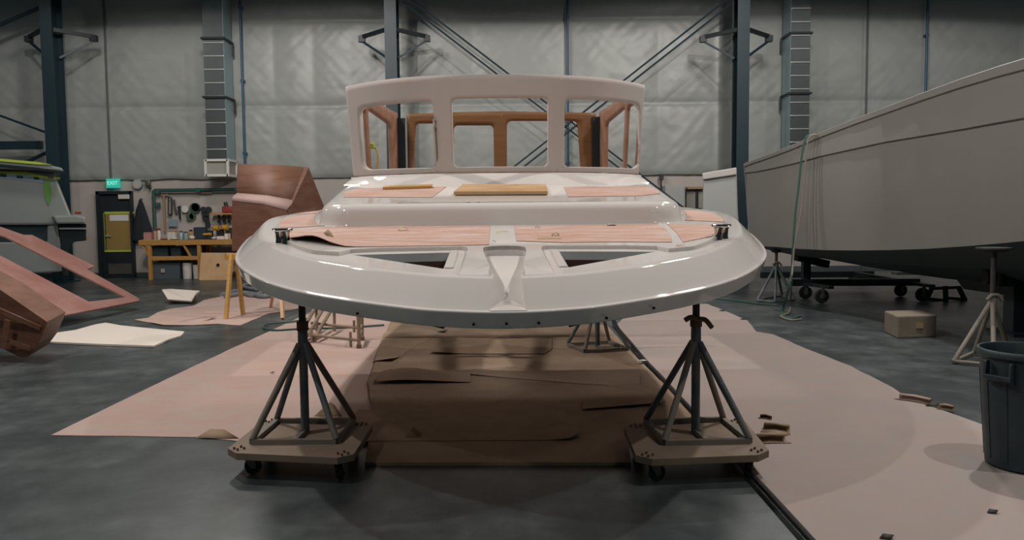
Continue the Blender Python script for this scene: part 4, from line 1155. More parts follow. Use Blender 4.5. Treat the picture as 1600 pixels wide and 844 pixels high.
# tools and things on the wall: each its own object
def wtool(name, cat, label, shapes, m):
    mb = MB()
    for s in shapes:
        if s[0] == 'b':
            p = at(s[1], s[2], s[5] if len(s) > 5 else WY-.06); q = at(s[3], s[4], s[5] if len(s) > 5 else WY-.06); mb.bar(p, q, s[6] if len(s) > 6 else .035, .03, upv=(0, 1, 0))
        elif s[0] == 't':
            mb.tube([at(u, v, WY-.07) for (u, v) in s[1]], s[2], 8)
        elif s[0] == 'd':
            p = at(s[1], s[2], WY-.06); mb.lathe([(0, -.03), (s[3], -.03), (s[3], .03), (0, .03)], p, 18, axis='Y')
        elif s[0] == 'r':
            p = at(s[1], s[2], WY-.06); mb.lathe([(s[3], -.02), (s[4], -.02), (s[4], .02), (s[3], .02), (s[3], -.02)], p, 18, axis='Y')
    return tag(mb.build(name, m, smooth=40), label, cat)
wtool('t_square', 'square', 'long pale square with a crossbar hanging on the wall beside the teal pipe', [('b', 256, 305, 258, 362, WY-.06, .05), ('b', 252, 305, 263, 304.5, WY-.06, .04)], 'tan_wood')
wtool('hacksaw', 'saw', 'black hacksaw frame hanging on the wall over the workbench', [('t', [(263, 310), (263, 333)], .015), ('t', [(263, 310), (265, 308.5), (268, 309), (268, 334)], .022), ('t', [(263, 333), (265, 337), (268, 335)], .03)], 'tool_black')
wtool('hand_saw', 'saw', 'narrow steel hand saw hanging beside the hacksaw', [('b', 271.5, 312, 274, 330, WY-.06, .05), ('b', 273.5, 328, 276, 333, WY-.06, .06)], 'tool_steel')
wtool('claw_hammer', 'hammer', 'dark hammer hanging on the wall between hand saw and white grinding disc', [('b', 279.5, 324, 281.5, 343, WY-.06, .05), ('b', 277.5, 325, 282.5, 323, WY-.06, .06)], 'tool_black')
wtool('polishing_disc', 'disc', 'pale round disc hanging on the wall beside the green hose coil', [('d', 289.5, 327, .09)], 'white_frame')
wtool('hose_coil', 'hose', 'dark green coil hanging on the wall above the workbench', [('r', 304, 325, .05, .13), ('r', 306, 324, .03, .11)], 'teal_dark')
wtool('cord_coil', 'cord', 'green cord coil hanging below the dark green coil', [('r', 297, 339, .05, .10), ('r', 301, 338, .04, .08)], 'green_cord')
wtool('tool_holder', 'tool', 'black tool hanging on the wall below the two dark rollers', [('b', 316, 336, 326, 336, WY-.06, .12), ('b', 318, 338, 325, 345, WY-.06, .14), ('b', 324, 345, 325, 356, WY-.06, .12)], 'tool_black')
for k, (u, lab) in enumerate(((318, 'dark round roller on the wall left of its twin above the black tool'), (326, 'dark round roller on the wall right of its twin above the black tool'))):
    wtool('wall_roller', 'roller', lab, [('d', u, 327.5, .075)], 'tool_black')
wtool('notice_sheet', 'paper', 'pale bluish notice sheet pinned on the wall below the hacksaw', [('b', 270.5, 343, 270.5, 354, WY-.06, .22)], 'cabin_blue')
wtool('wall_block', 'block', 'small brown wooden block fixed under the teal pipe', [('b', 314.5, 300, 331, 300, WY-.06, .08)], 'tan_wood')
# small shelf with jars and red tool
zsh = at(345, 333, WY-.2).z
mb = MB(); mb.box(((X(336, WY)+X(400, WY))/2, WY-.17, zsh-.02), (X(400, WY)-X(336, WY), .26, .04)); t = tag(mb.build('wall_shelf', 'bench_wood', smooth=0), 'short wooden wall shelf beside the brown mold above the workbench', 'shelf')
t = thing('red_power_tool', 'dark red power tool on the short wall shelf', 'power tool', (X(358, WY-.2), WY-.17, zsh))
c = Vector((X(357, WY-.2), WY-.17, zsh)); mb = MB(); mb.box(c+Vector((0, 0, .09)), (.26, .18, .17)); mb.build('motor_body', 'red', t, bevel=.03); mb = MB(); mb.cyl(c+Vector((-.03, 0, .17)), c+Vector((-.06, 0, .28)), .05); mb.build('grip', 'tool_black', t)
for k, u in enumerate((342, 350, 358)):
    wtool('hanging_clamp', 'clamp', ('dark clamp hanging below the short wall shelf, farthest from the brown mold', 'dark clamp hanging below the short wall shelf, between two others', 'dark clamp hanging below the short wall shelf, nearest the brown mold')[k], [('b', u, 336, u, 347, WY-.06, .05), ('b', u-2, 347, u+3, 347, WY-.06, .06)], 'tool_black')
# on the bench
def on_bench(u0, u1, v0, name, cat, label, m, kind='box', Y=YF+.35, D=.22, m2=None):
    a = at(u0, 374, Y); b = at(u1, v0, Y); W = b.x-a.x; h = max(.04, b.z-zb); c = Vector(((a.x+b.x)/2, Y, zb+.001))
    mb = MB()
    if kind == 'box':
        t = thing(name, label, cat, c); mb.box(c+Vector((0, 0, h*.44)), (W, D, h*.88)); mb.build('case', m, t, smooth=0, bevel=.012)
        mb = MB(); mb.box(c+Vector((0, 0, h*.94)), (W*.97, D*.97, h*.12)); mb.build('lid', m2 or m, t, smooth=0, bevel=.008)
    elif kind == 'jar':
        t = thing(name, label, cat, c); r = W/2; mb.lathe([(r*.95, 0), (r, h*.05), (r, h*.75), (r*.8, h*.82)], c, 16); mb.build('jar_body', m, t)
        mb = MB(); mb.lathe([(r*.82, h*.82), (r*.85, h*.84), (r*.85, h), (0, h)], c, 16); mb.build('lid', m2 or m, t)
    elif kind == 'drill':
        t = thing(name, label, cat, c); mb.tube([c+Vector((-W*.5, 0, h*.8)), c+Vector((W*.35, 0, h*.8))], [h*.16, h*.22], 10); mb.build('drill_body', m, t)
        mb = MB(); mb.bar(c+Vector((W*.1, 0, h*.75)), c+Vector((W*.2, 0, .05)), .05, .06, upv=(0, 1, 0)); mb.build('grip', 'tool_black', t)
        mb = MB(); mb.box(c+Vector((W*.2, 0, .035)), (W*.5, .09, .07)); mb.build('battery', 'tool_black', t, bevel=.01)
        mb = MB(); mb.tube([c+Vector((-W*.5, 0, h*.8)), c+Vector((-W*.75, 0, h*.8))], [h*.13, h*.06], 10); mb.build('chuck', 'tool_steel', t)
    elif kind == 'lump':
        rows = []
        for i in range(7):
            ph = PI*i/6; rows.append([c+Vector((W/2*math.sin(ph)*math.cos(2*PI*k/12)*(1+.2*math.sin(3*k)), D/2*math.sin(ph)*math.sin(2*PI*k/12), h*(.5-.5*math.cos(ph)))) for k in range(12)])
        mb.loft(rows); return tag(mb.build(name, m, smooth=50), label, cat)
    return t
on_bench(227, 238, 363, 'pink_package', 'package', 'pink package at the lime taped end of the workbench', 'pink_pack', 'box')
on_bench(240, 245, 358, 'spray_bottle', 'bottle', 'red topped spray bottle beside the pink package', 'pink_pack', 'jar', m2='red')
on_bench(246, 251, 357, 'spray_bottle', 'bottle', 'red topped bottle below the end of the teal pipe', 'white_plastic', 'jar', m2='red')
on_bench(252, 264, 371, 'rag', 'rag', 'pale crumpled rag on the workbench below the square', 'pink_pack', 'lump')
on_bench(264, 276, 361, 'tool_box', 'box', 'pale open box with an amber lid on the workbench', 'white_plastic', 'box', m2='bench_wood')
on_bench(267, 277, 371, 'rag', 'rag', 'white crumpled rag in front of the amber lidded box', 'white_paper', 'lump', Y=YF+.12)
on_bench(280, 286, 361, 'glass_jar', 'jar', 'grey jar with a dull lid beside the amber lidded box', 'galv_side', 'jar', m2='tool_steel')
on_bench(287, 294, 362, 'glass_jar', 'jar', 'wider grey jar between the dull jar and the amber bottle', 'galv_side', 'jar', m2='tool_steel')
on_bench(296, 301, 359, 'glass_jar', 'jar', 'amber jar with a black cap on the workbench', 'bench_wood', 'jar', m2='tool_black')
on_bench(296, 304, 368, 'white_cup', 'cup', 'white round cup in front of the amber jar', 'white_paper', 'lump', Y=YF+.12)
on_bench(305, 322, 355, 'tool_case', 'tool case', 'dark tool case on the workbench behind the yellow drill', 'bin_dark', 'box', Y=YF+.5)
on_bench(323, 332, 360, 'tool_case', 'tool case', 'smaller dark tool case beside the tall drill', 'bin_dark', 'box', Y=YF+.72, D=.14)
on_bench(318, 332, 364, 'cordless_drill', 'drill', 'yellow drill lying in front of the dark tool case', 'yellow', 'drill', Y=YF+.2)
on_bench(334, 343, 352, 'cordless_drill', 'drill', 'yellow and black cordless drill standing behind the white boxes', 'yellow', 'drill', Y=YF+.6)
on_bench(348, 357, 351, 'cordless_drill', 'drill', 'yellow and black cordless drill standing nearest the brown mold', 'yellow', 'drill', Y=YF+.6)
on_bench(341, 350, 358, 'battery_charger', 'charger', 'black charger between the two standing yellow drills', 'tool_black', 'box', Y=YF+.74, D=.10)
on_bench(355, 363, 356, 'battery_charger', 'charger', 'black charger hidden partly by the brown mold', 'tool_black', 'box', Y=YF+.74, D=.10)
on_bench(331, 339, 370, 'rag', 'rag', 'white bag in front of the smaller dark tool case', 'white_paper', 'lump', Y=YF+.12)
on_bench(341, 352, 369, 'small_carton', 'box', 'pale pink carton at the front of the bench below the charger', 'white_sheet', 'box', Y=YF+.12)
on_bench(353, 358, 365, 'small_carton', 'box', 'taller cream carton at the front of the bench nearest the mold', 'white_sheet', 'box', Y=YF+.15)
# jacket on its hook, clock, alarm box
t = thing('black_jacket', 'black jacket hanging on a wall hook beside the door', 'jacket', at(221, 374, WY-.12))
mb = MB(); rows = []
for (u, v, w, d) in ((219, 312, .03, .03), (220, 318, .07, .06), (220, 328, .13, .10), (221, 342, .19, .14), (222, 357, .26, .17), (222, 372, .28, .17), (221.5, 376, .26, .15)):
    c = at(u, v, WY-.12); rows.append([c+Vector((w*math.cos(2*PI*k/20)*(1+.08*math.sin(5*k)), d*.6*math.sin(2*PI*k/20)*(1+.15*math.cos(4*k)), 0)) for k in range(20)])
mb.loft(rows, cap=True); mb.build('cloth_body', 'cloth_black', t, smooth=60)
mb = MB(); q = at(219, 311, WY-.1); mb.cyl(q, q+Vector((0, .1, 0)), .02, 8); mb.build('hook', 'tool_steel', t)
p = at(214.5, 288, WY-.06); t = thing('wall_clock', 'round pale wall clock between exit sign and alarm box', 'clock', p)
mb = MB(); mb.lathe([(0, -.03), (.12, -.03), (.13, -.02), (.13, .03), (0, .03)], p, 24, axis='Y'); mb.build('clock_rim', 'galv_side', t)
mb = MB(); mb.lathe([(0, -.035), (.10, -.035), (.10, -.03), (0, -.03)], p, 24, axis='Y'); mb.build('clock_face', 'board_white', t)
p = at(231, 286, WY-.08); t = thing('alarm_box', 'small grey alarm box on the wall beside the round clock', 'alarm', p)
mb = MB(); mb.box(p, (.13, .12, .14)); mb.build('alarm_case', 'tool_steel', t, bevel=.02); mb = MB(); mb.box(p+Vector((.05, -.02, -.11)), (.07, .08, .09)); mb.build('horn', 'tool_black', t, bevel=.015)
mb = MB(); a = at(234, 292, WY-.05); mb.tube([a, (a.x, WY-.05, zp)], .012, 6); mb.build('wire', 'conduit_grey', t)

# ------------------------------------------------------------------ white cabin boat on the far left
Yc = 16.6
def pz(L, Y, D, name, m, parent, bevel=.01, dv=None, skew=.62):
    mb = MB(); mb.prism([at(u, v, Y) for (u, v) in L], dv or (-skew*D, D, 0)); return mb.build(name, m, parent, smooth=0, bevel=bevel)
t = thing('cabin_boat', 'white cabin boat with lime masking tape at the edge of the hall', 'boat', (at(0, 430, Yc).x-1.2, Yc+1, 0))
pz([(-260, 330), (-260, 258), (84, 268), (113, 340), (113, 352), (-260, 352)], Yc, 2.3, 'cabin_side', 'cabin_white', t, .05)
pz([(-260, 232), (0, 249), (60, 254), (96, 262), (101, 268), (60, 266), (-260, 254)], Yc-.25, 2.8, 'roof', 'cabin_white', t, .04)
pz([(-260, 252), (0, 256.5), (60, 262), (101, 268), (100, 271), (60, 266), (0, 260.5), (-260, 256)], Yc-.27, .05, 'roof_trim', 'black_strip', t, 0)
pz([(-260, 233), (0, 248), (58, 253), (82, 257.5), (58, 257), (0, 252), (-260, 238)], Yc-.28, .04, 'roof_tape', 'lime_tape', t, 0)
pz([(-20, 267), (40, 268), (75, 276), (75, 280), (40, 273), (-20, 271)], Yc-.02, .03, 'cabin_tape', 'lime_tape', t, 0)
pz([(83, 277), (94, 276.5), (94, 280), (84, 281)], Yc-.02, .03, 'cabin_tape', 'lime_tape', t, 0)
pz([(68, 284), (78, 282), (81, 300), (76, 322), (70, 308)], Yc-.02, .03, 'tape_patch', 'cabin_green', t, 0)
pz([(-30, 268), (66, 276), (68, 286), (40, 282), (-30, 276)], Yc-.01, .02, 'window_mask', 'cabin_blue', t, 0)
pz([(0, 271), (10, 272), (10, 277), (0, 276)], Yc-.02, .02, 'mask_clip', 'glass_dark', t, 0)
pz([(26, 274), (36, 275), (36, 279), (26, 278)], Yc-.02, .02, 'mask_clip', 'glass_dark', t, 0)
pz([(53, 276), (61, 277), (61, 281), (53, 280)], Yc-.02, .02, 'mask_clip', 'glass_dark', t, 0)
pz([(-260, 352), (74, 352), (74, 382), (-260, 384)], Yc+.1, 1.8, 'window_band', 'glass_dark', t, .01)
pz([(-260, 382), (74, 378), (74, 352), (90, 350), (98, 402), (98, 425), (-260, 440)], Yc+.05, 2.0, 'hull', 'cabin_white', t, .03)
mb = MB(); q = at(-60, 430, Yc+.9); mb.box((q.x, Yc+.9, .12), (2.2, 1.6, .24)); mb.build('cradle', 'tan_wood', t, smooth=0)
pz([(82, 337), (120, 336), (134, 339), (134, 350), (88, 350)], Yc-.3, 1.4, 'cockpit_coaming', 'cabin_white', t, .04)
pz([(93, 350), (135, 350), (135, 356), (93, 356)], Yc-.15, 1.0, 'transom_panel', 'steel_black', t, .01)
pz([(94, 358), (135, 358), (135, 376), (116, 378), (106, 392), (106, 432), (98, 432)], Yc-.15, 1.0, 'transom_panel', 'steel_black', t, .02)
pz([(93, 356), (135, 356), (135, 358.5), (93, 358.5)], Yc-.2, .6, 'swim_rail', 'cabin_white', t, 0)
pz([(134, 371), (141, 371), (141, 376), (134, 376)], Yc-.1, .3, 'end_block', 'tan_wood', t, 0)
p = at(122, 334, Yc); mb = MB(); mb.box((p.x, Yc, p.z+.02), (.10, .12, .05)); mb.build('deck_fitting', 'red', t, bevel=.03)
# dark hand truck seen through the cut-out
q = on(52, 428, 0); t = thing('hand_truck', 'black hand truck standing in front of the cabin boat hull', 'hand truck', (q.x, q.y-1.5, 0))
q = Vector((q.x*.93, q.y-1.5, 0))
for s in (-1, 1):
    mb = MB(); mb.tube([q+Vector((s*.2, 0, .12)), q+Vector((s*.2, .12, .95)), q+Vector((s*.12, .18, 1.08))], .022, 8); mb.build('side_rail', 'tool_black', t)
    mb = MB(); mb.lathe([(.03, -.03), (.13, -.03), (.14, 0), (.13, .03), (.03, .03)], q+Vector((s*.27, .1, .142)), 20, axis='X'); mb.build('wheel', 'rubber', t)
mb = MB(); mb.box(q+Vector((0, -.1, .015)), (.42, .24, .02)); mb.build('toe_plate', 'tool_black', t)
for z in (.35, .7): mb = MB(); mb.tube([q+Vector((-.2, .03+z*.1, z)), q+Vector((.2, .03+z*.1, z))], .018, 8); mb.build('cross_bar', 'tool_black', t)
mb = MB(); mb.tube([q+Vector((-.32, .1, .142)), q+Vector((.32, .1, .142))], .015, 8); mb.build('axle', 'tool_steel', t)
# ------------------------------------------------------------------ long white hull on the right
t = thing('boat_hull', 'long white unpainted boat hull with a wide rub band above jack stands', 'boat', (6.3, 11.5, 0))
# gunwale, band and chine edges: pixel on the photo -> depth of the hull side
def dep(u): return 15.2+(8.0-15.2)*(u-1162)/(1600-1162)
def gy(u):                                   # depth along the sheer so that the side stays near X = 4.2 .. 5.1
    X0 = 4.30+.85*smoothstep(1162, 1420, u)-.05*smoothstep(1420, 1600, u); return X0*F/(u-800)
us = [1162, 1180, 1205, 1240, 1280, 1330, 1380, 1440, 1500, 1560, 1600, 1680, 1800, 1960]
topv = {1162: 256, 1180: 249, 1205: 240, 1240: 226, 1280: 208, 1330: 188, 1380: 169, 1440: 146, 1500: 124, 1560: 104, 1600: 92, 1680: 70, 1800: 42, 1960: 10}
band2 = {1162: 270, 1180: 268, 1205: 263, 1240: 255, 1280: 244, 1330: 233, 1380: 222, 1440: 212, 1500: 202, 1560: 191, 1600: 184, 1680: 171, 1800: 152, 1960: 130}
chine = {1162: 384, 1180: 385, 1205: 386, 1240: 389, 1280: 391, 1330: 391.5, 1380: 391, 1440: 389, 1500: 385, 1560: 380, 1600: 376, 1680: 366, 1800: 348, 1960: 325}
knuc = {1162: 392, 1180: 396, 1205: 400, 1240: 403, 1280: 407, 1330: 411, 1380: 414, 1440: 416, 1500: 416, 1560: 414, 1600: 413, 1680: 408, 1800: 398, 1960: 380}
keel = {1162: 398, 1180: 404, 1205: 410, 1240: 418, 1280: 424, 1330: 430, 1380: 437, 1440: 444, 1500: 449, 1560: 455, 1600: 458, 1680: 462, 1800: 468, 1960: 470}
G = [at(u, topv[u], gy(u)) for u in us]
ends = us[0]
mb = MB(); rows = []
# outer rim: cap, outer face, underside step back
for u, g in zip(us, G):
    Yv = gy(u); lo = at(u, band2[u], Yv); lo = Vector((g.x+.01, g.y, lo.z))
    cap_ = min(.10, .05+.05*(u-1162)/440)
    rows.append([g+Vector((.25, 0, .0)), g+Vector((.02, 0, .012)), g, g-Vector((-.0, 0, cap_)), g-Vector((-.03, 0, cap_+.012)), lo+Vector((.0, 0, 0)), lo+Vector((.07, 0, -.012))])
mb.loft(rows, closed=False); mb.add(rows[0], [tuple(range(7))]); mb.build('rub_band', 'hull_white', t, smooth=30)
mb = MB(); rows = []; CH_ = []; KN = []; KE = []
for u, g in zip(us, G):
    Yv = gy(u); lo = at(u, band2[u], Yv); c = at(u, chine[u], Yv); a = Vector((g.x+.045, g.y, lo.z-.005)); b = Vector((g.x+.11, g.y, c.z))
    if u == 1162: b.y = g.y-.0
    r = []
    for i in range(7):
        tt = i/6; p = a.lerp(b, tt); p.x -= .03*math.sin(PI*tt); r.append(p)
    rows.append(r); CH_.append(b)
# raked end: stern edge slopes in towards the bottom
for i in range(7): rows[0][i].y -= .12*i/6
CH_[0] = rows[0][-1]
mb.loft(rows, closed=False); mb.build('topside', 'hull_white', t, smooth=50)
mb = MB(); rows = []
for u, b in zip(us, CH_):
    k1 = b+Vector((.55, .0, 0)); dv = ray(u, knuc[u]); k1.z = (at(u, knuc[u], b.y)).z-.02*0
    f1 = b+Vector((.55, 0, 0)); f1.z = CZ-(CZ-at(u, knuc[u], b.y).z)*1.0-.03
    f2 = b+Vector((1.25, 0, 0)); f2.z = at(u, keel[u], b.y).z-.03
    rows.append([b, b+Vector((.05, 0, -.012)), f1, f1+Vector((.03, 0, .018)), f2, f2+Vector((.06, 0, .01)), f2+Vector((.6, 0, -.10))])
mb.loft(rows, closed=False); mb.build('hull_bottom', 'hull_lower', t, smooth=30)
# transom and inner cap so that the hull is a closed body
mb = MB(); W_ = 3.6
g = G[0]; P = [g, CH_[0], CH_[0]+Vector((1.25, .1, -.15)), CH_[0]+Vector((W_-.3, .1, 0)), g+Vector((W_, 0, 0))]
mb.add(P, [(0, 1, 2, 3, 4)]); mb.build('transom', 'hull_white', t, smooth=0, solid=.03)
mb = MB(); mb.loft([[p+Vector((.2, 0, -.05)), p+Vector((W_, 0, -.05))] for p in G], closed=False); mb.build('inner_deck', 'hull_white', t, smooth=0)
# keel skeg
mb = MB(); rows = []
for u, b in list(zip(us, CH_))[5:]:
    f2 = b+Vector((1.45, 0, 0)); f2.z = at(u, keel[u], b.y).z-.06; rows.append([f2, f2+Vector((.12, 0, -.16)), f2+Vector((.35, 0, -.16)), f2+Vector((.40, 0, 0))])
mb.loft(rows, closed=False); mb.add(rows[0], [(0, 1, 2, 3)]); mb.build('keel', 'hull_lower', t, smooth=0)
# ---- grey hull end behind it
t = thing('grey_hull', 'grey hull end beside the steel column, behind the long white hull', 'boat', (at(1130, 330, 17.5).x+.2, 18.3, 0))
pz([(1099, 271), (1151, 262), (1153, 330), (1158, 390), (1100, 390), (1098, 330)], 17.4, 1.8, 'hull_side', 'hull_grey', t, .03, skew=-.25)
pz([(1097, 270.5), (1151, 261.5), (1151, 273), (1098, 281)], 17.33, 1.9, 'rim', 'hull_rim', t, .02, skew=-.25)
q = at(1128, 395, 18.2); mb = MB(); mb.box((q.x, 18.2, q.z/2), (.8, 1.4, q.z)); mb.build('cradle', 'steel_black', t, smooth=0)
# cabinet by the far wall
q0 = at(1039, 290, WY-.5); q1 = at(1070, 330, WY-.5)
t = thing('grey_cabinet', 'grey cabinet against the back wall seen past the coach roof', 'cabinet', ((q0.x+q1.x)/2, WY-.3, 0))
mb = MB(); mb.box(((q0.x+q1.x)/2, WY-.28, q0.z/2), (q1.x-q0.x, .5, q0.z)); mb.build('cabinet_body', 'hull_grey', t, smooth=0, bevel=.01)
mb = MB(); mb.box(((q0.x+q1.x)/2, WY-.54, q0.z*.5), (q1.x-q0.x-.06, .02, q0.z-.1)); mb.build('cabinet_door', 'hull_grey', t, smooth=0, bevel=.004)
q0 = at(1073, 294, WY-.1); q1 = at(1098, 325, WY-.1)
t = thing('wall_niche_box', 'shallow olive box with a dark pipe on the back wall beside the grey hull end', 'wall box', ((q0.x+q1.x)/2, WY-.1, q1.z))
mb = MB(); mb.box(((q0.x+q1.x)/2, WY-.05, (q0.z+q1.z)/2), (q1.x-q0.x, .08, q0.z-q1.z)); mb.build('box_back', 'grille', t, smooth=0)
mb = MB(); mb.box(((q0.x+q1.x)/2, WY-.14, q0.z), (q1.x-q0.x+.04, .24, .06)); mb.build('box_top', 'tan_wood', t, smooth=0)
mb = MB(); x = at(1089, 300, WY-.12).x; mb.tube([(x, WY-.12, q1.z), (x, WY-.12, q0.z-.02)], .035, 8); mb.build('dark_pipe', 'steel_black', t)
mb = MB(); q = at(1033.5, 277, WY-.12); mb.box(q, (.10, .08, .16)); mb.tube([q+Vector((0, .03, -.08)), (q.x, WY-.09, .9)], .02, 6); tag(mb.build('junction_box', 'tool_black'), 'small dark junction box below the insulation beside the pilothouse', 'junction box')
# ---- jack stands under the hull
def tri_jack(label, feet, hub_uv, pad_uv, m, padr):
    P = [on(u, v, .02) for (u, v) in feet]; c = sum(P, Vector())/len(P)
    t = thing('jack_stand', label, 'jack stand', (c.x, c.y, 0))
    h = at(*hub_uv, c.y); top_ = at(*pad_uv, c.y); h.x = top_.x = (h.x+top_.x)/2; h = Vector((h.x, c.y, h.z)); top_ = Vector((h.x, c.y, top_.z))
    for p in P:
        mb = MB(); mb.tube([h, Vector((p.x, p.y, .025))], .024, 10); mb.build('leg', m, t)
    for i in range(len(P)):
        mb = MB(); mb.tube([Vector((P[i].x, P[i].y, .03)), Vector((P[(i+1) % len(P)].x, P[(i+1) % len(P)].y, .03))], .018, 8); mb.build('base_bar', m, t)
    mb = MB(); mb.tube([h-Vector((0, 0, .12)), h+Vector((0, 0, .04))], .042, 12); mb.build('hub_sleeve', m, t)
    mb = MB(); mb.tube([h+Vector((0, 0, .0)), top_], .026, 12); mb.build('screw_pole', 'jack_pole', t)
    mb = MB(); mb.tube([h+Vector((-.075, -.03, .0)), h+Vector((-.03, -.04, .05)), h+Vector((.03, -.04, .05)), h+Vector((.085, -.03, -.01))], .018, 8); mb.build('wing_nut', 'jack_dusty', t)
    mb = MB(); mb.lathe([(0, -.035), (padr*.6, -.03), (padr, .0), (padr, .015), (0, .02)], top_, 20); mb.build('top_pad', 'jack_pole', t)
    return t
tri_jack('blue grey jack stand under the far end of the white hull beside the hanging hose', [(1183, 470), (1211, 472.5), (1242, 470), (1222, 463)], (1213, 414), (1213, 392), 'jack_paint', .10)
tri_jack('dusty jack stand under the white hull beside the trash can', [(1490, 566), (1553, 572), (1578, 556), (1522, 552)], (1546, 468), (1558, 389), 'jack_dusty', .17)
# ---- wheeled cradle under the hull
t = thing('hull_cradle', 'black wheeled steel cradle carrying the white hull', 'cradle', (6.4, 14.6, 0))
def wheel(u, v, r, w=.06):
    p = on(u, v, 0); p = Vector((p.x, p.y, r+.002)); mb = MB(); mb.lathe([(.0, -w/2), (r*.55, -w/2), (r*.9, -w/2), (r, -w/4), (r, w/4), (r*.9, w/2), (0, w/2)], p, 24, axis='Y'); mb.build('wheel', 'rubber', t)
    mb = MB(); mb.lathe([(0, -w/2-.02), (r*.35, -w/2-.02), (r*.35, -w/2), (0, -w/2)], p, 16, axis='Y'); mb.build('wheel_hub', 'tool_steel', t); return p
a = wheel(1258.5, 467.5, .115); b = wheel(1284, 474, .12); c = wheel(1407, 463.5, .115); d = wheel(1441, 471.5, .12); wheel(1333, 440, .10); wheel(1348, 441, .11)
z = .30
mb = MB(); mb.bar((a.x-.25, a.y, z), (d.x+.2, a.y-.05, z-.01), .12, .12); mb.build('cross_beam', 'steel_black', t, smooth=0)
mb = MB(); mb.bar((a.x-.25, a.y+1.8, z), (d.x+.2, a.y+1.8, z), .12, .12); mb.build('cross_beam', 'steel_black', t, smooth=0)
for p in (a, c):
    q = {id(a): b, id(c): d}[id(p)]
    mb = MB(); mb.bar((p.x-.05, p.y+.1, .275), (q.x+.12, q.y-.1, .275), .10, .05); mb.build('caster_arm', 'steel_black', t, smooth=0)
    for k in (p, q):
        mb = MB(); mb.box((k.x, k.y-.05, .2), (.05, .02, .2)); mb.build('caster_fork', 'tool_steel', t, smooth=0)
mb = MB(); mb.bar((c.x-.2, a.y-.05, z), (c.x-.2, a.y+1.8, z), .10, .10); mb.build('side_rail', 'steel_black', t, smooth=0)
px_ = at(1259, 440, a.y+.1).x
mb = MB(); mb.box((px_, a.y+.1, .52), (.13, .13, .45)); mb.build('post', 'steel_navy', t, smooth=0)
mb = MB(); mb.bar(at(1243, 401, a.y+.0), at(1292, 413, a.y+.15), .16, .13); mb.build('bolster_pad', 'steel_black', t, smooth=0)
mb = MB(); q = on(1436, 441, 0); mb.box((q.x-.3, q.y, .2), (.5, .3, .06)); mb.build('caster_plate', 'tool_steel', t, smooth=0)
# far stool frame below the hull, right of the cradle
t = thing('a_frame_stand', 'low dark steel stand on the floor between cradle and dusty jack stand', 'stand', on(1477, 470, 0))
for (u, v, u2, v2) in ((1448, 466, 1456, 450), (1478, 470, 1477, 447), (1508, 468, 1498, 449)):
    p = on(u, v, .02); mb = MB(); mb.bar(Vector((p.x, p.y, .0)), at(u2, v2, p.y+.02), .07, .05, upv=(0, 1, 0)); mb.build('leg', 'steel_black', t, smooth=0)
for (u, v, u2, v2) in ((1440, 466, 1480, 470), (1480, 466, 1510, 468), (1454, 451, 1500, 449)):
    p = on(1477, 470, 0); mb = MB(); mb.bar(at(u, v, p.y), at(u2, v2, p.y), .05, .05); mb.build('base_bar', 'steel_black', t, smooth=0)
# keel post at the edge of the frame
q = on(1586, 522, 0); t = thing('keel_stand', 'heavy black keel stand under the white hull behind the trash can', 'stand', q)
ztop_ = at(1585, 445, q.y).z
mb = MB(); mb.box((q.x, q.y, ztop_/2), (.20, .22, ztop_)); mb.build('post', 'steel_black', t, smooth=0, bevel=.01)
mb = MB(); mb.box((q.x+.05, q.y, .02), (.5, .6, .04)); mb.build('base_plate', 'steel_black', t, smooth=0)
a_ = at(1541, 432, q.y); mb = MB(); mb.box((q.x+.05, q.y, ztop_+.10), (.75, .34, .22)); mb.build('bolster', 'steel_black', t, smooth=0, bevel=.03)
mb = MB(); mb.tube([(a_.x-.05, q.y-.05, ztop_+.1), (a_.x+.04, q.y-.05, ztop_+.1)], .09, 16); mb.build('roller', 'rubber', t)
mb = MB(); mb.bar((q.x+.08, q.y-.12, .5), (q.x+.25, q.y-.3, .05), .06, .06); mb.build('foot_brace', 'steel_black', t, smooth=0)
# hoses hanging over the gunwale
gp = at(1262, 215, gy(1262))
def hang(pix, Y, r, m, label, tail=()):
    pts = [at(u, v, Y) for (u, v) in pix]+[Vector((on(u, v, .015).x, on(u, v, .015).y, .016)) for (u, v) in tail]
    mb = MB(); mb.tube(catmull(pts, 6), r, 8); return tag(mb.build('hanging_hose', m), label, 'hose')
Yh = gy(1262)-.18
hang([(1270, 211), (1262, 213), (1257, 222), (1252, 250), (1248, 290), (1243, 330), (1240, 370), (1238, 400), (1236, 430), (1231, 455)], Yh, .016, 'hose_green', 'green hose hanging over the gunwale of the white hull', [(1224, 480), (1222, 492), (1236, 498), (1250, 494)])
hang([(1275, 210), (1266, 213), (1262, 222), (1258, 260), (1255, 300), (1250, 340), (1242, 380), (1239, 410), (1237, 440)], Yh-.05, .013, 'hose_tan', 'thin tan hose hanging beside the green one on the white hull', [(1235, 470), (1233, 488), (1220, 494), (1235, 500), (1252, 499)])
# teal cord across the floor
hose([(1095, 464), (1140, 469), (1180, 474), (1215, 477)], .014, .012, 'air_hose', 'hose_green', 'thin teal hose lying on the floor before the far hull jack stand')
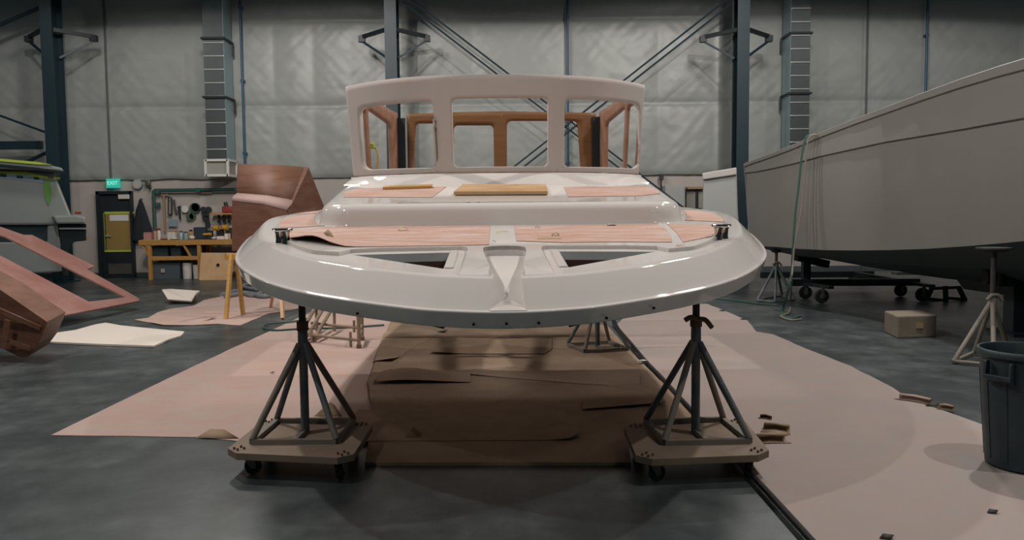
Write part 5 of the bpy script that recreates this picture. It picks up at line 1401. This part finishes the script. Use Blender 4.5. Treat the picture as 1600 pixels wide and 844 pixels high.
# block
f0 = on(1402, 529, 0); f1 = on(1463, 527, 0); zt_ = at(1430, 494, f0.y).z
t_ = thing('timber_block', 'squat dusty timber block on the floor below the white hull', 'block', ((f0.x+f1.x)/2, f0.y+.3, 0))
D_ = .55; sh = on(1384, 519.5, 0)-f0
mb = MB(); b0 = [Vector((f0.x, f0.y, 0)), Vector((f1.x, f1.y, 0)), Vector((f1.x+sh.x*.6, f1.y+D_, 0)), Vector((f0.x+sh.x, f0.y+sh.y+.05, 0))]
mb.prism(b0, (0, 0, zt_)); mb.build('block_body', 'block_wood', t_, smooth=0, bevel=.015)
mb = MB(); c_ = (b0[0]+b0[1])/2; mb.box((c_.x+.03, c_.y-.002, zt_*.55), (.09, .012, zt_*.25), rz=.06); mb.build('worn_patch', 'tan_wood', t_, smooth=0)
# ------------------------------------------------------------------ trash can
C_ = Vector((3.10, 4.86, .016)); t = thing('trash_can', 'dusty dark round trash can with moulded handles on the floor paper', 'trash can', C_)
prof_ = [(.0, 0), (.205, 0), (.222, .012), (.262, .60), (.264, .66), (.275, .665), (.285, .675), (.287, .70), (.280, .712), (.268, .712), (.262, .70), (.250, .60), (.210, .03), (0, .03)]
mb = MB(); mb.lathe(prof_, C_, 56); mb.build('can_body', 'can_plastic', t, smooth=35)
for th in (math.radians(205), math.radians(25), ):
    d = Vector((math.cos(th), math.sin(th), 0)); s = Vector((-d.y, d.x, 0)); c = C_+d*.262
    mb = MB()
    for k in (-1, 1):
        b_ = c+s*k*.085
        mb.prism([b_+Vector((0, 0, .655)), b_+d*.035+Vector((0, 0, .655)), b_+d*.045+Vector((0, 0, .56)), b_+Vector((0, 0, .52))-d*.005], s*.016*-k)
    mb.prism([c-s*.085+Vector((0, 0, .575)), c-s*.085+d*.045+Vector((0, 0, .575)), c-s*.085+d*.045+Vector((0, 0, .55)), c-s*.085+Vector((0, 0, .53))], s*.17)
    mb.build('side_handle', 'can_plastic', t, smooth=0, bevel=.004)
for k in range(12):
    th = 2*PI*k/12; d = Vector((math.cos(th), math.sin(th), 0)); mb = MB(); mb.bar(C_+d*.2235+Vector((0, 0, .05)), C_+d*.2605+Vector((0, 0, .58)), .022, .008, upv=d); mb.build('moulded_rib', 'can_plastic', t, smooth=0)
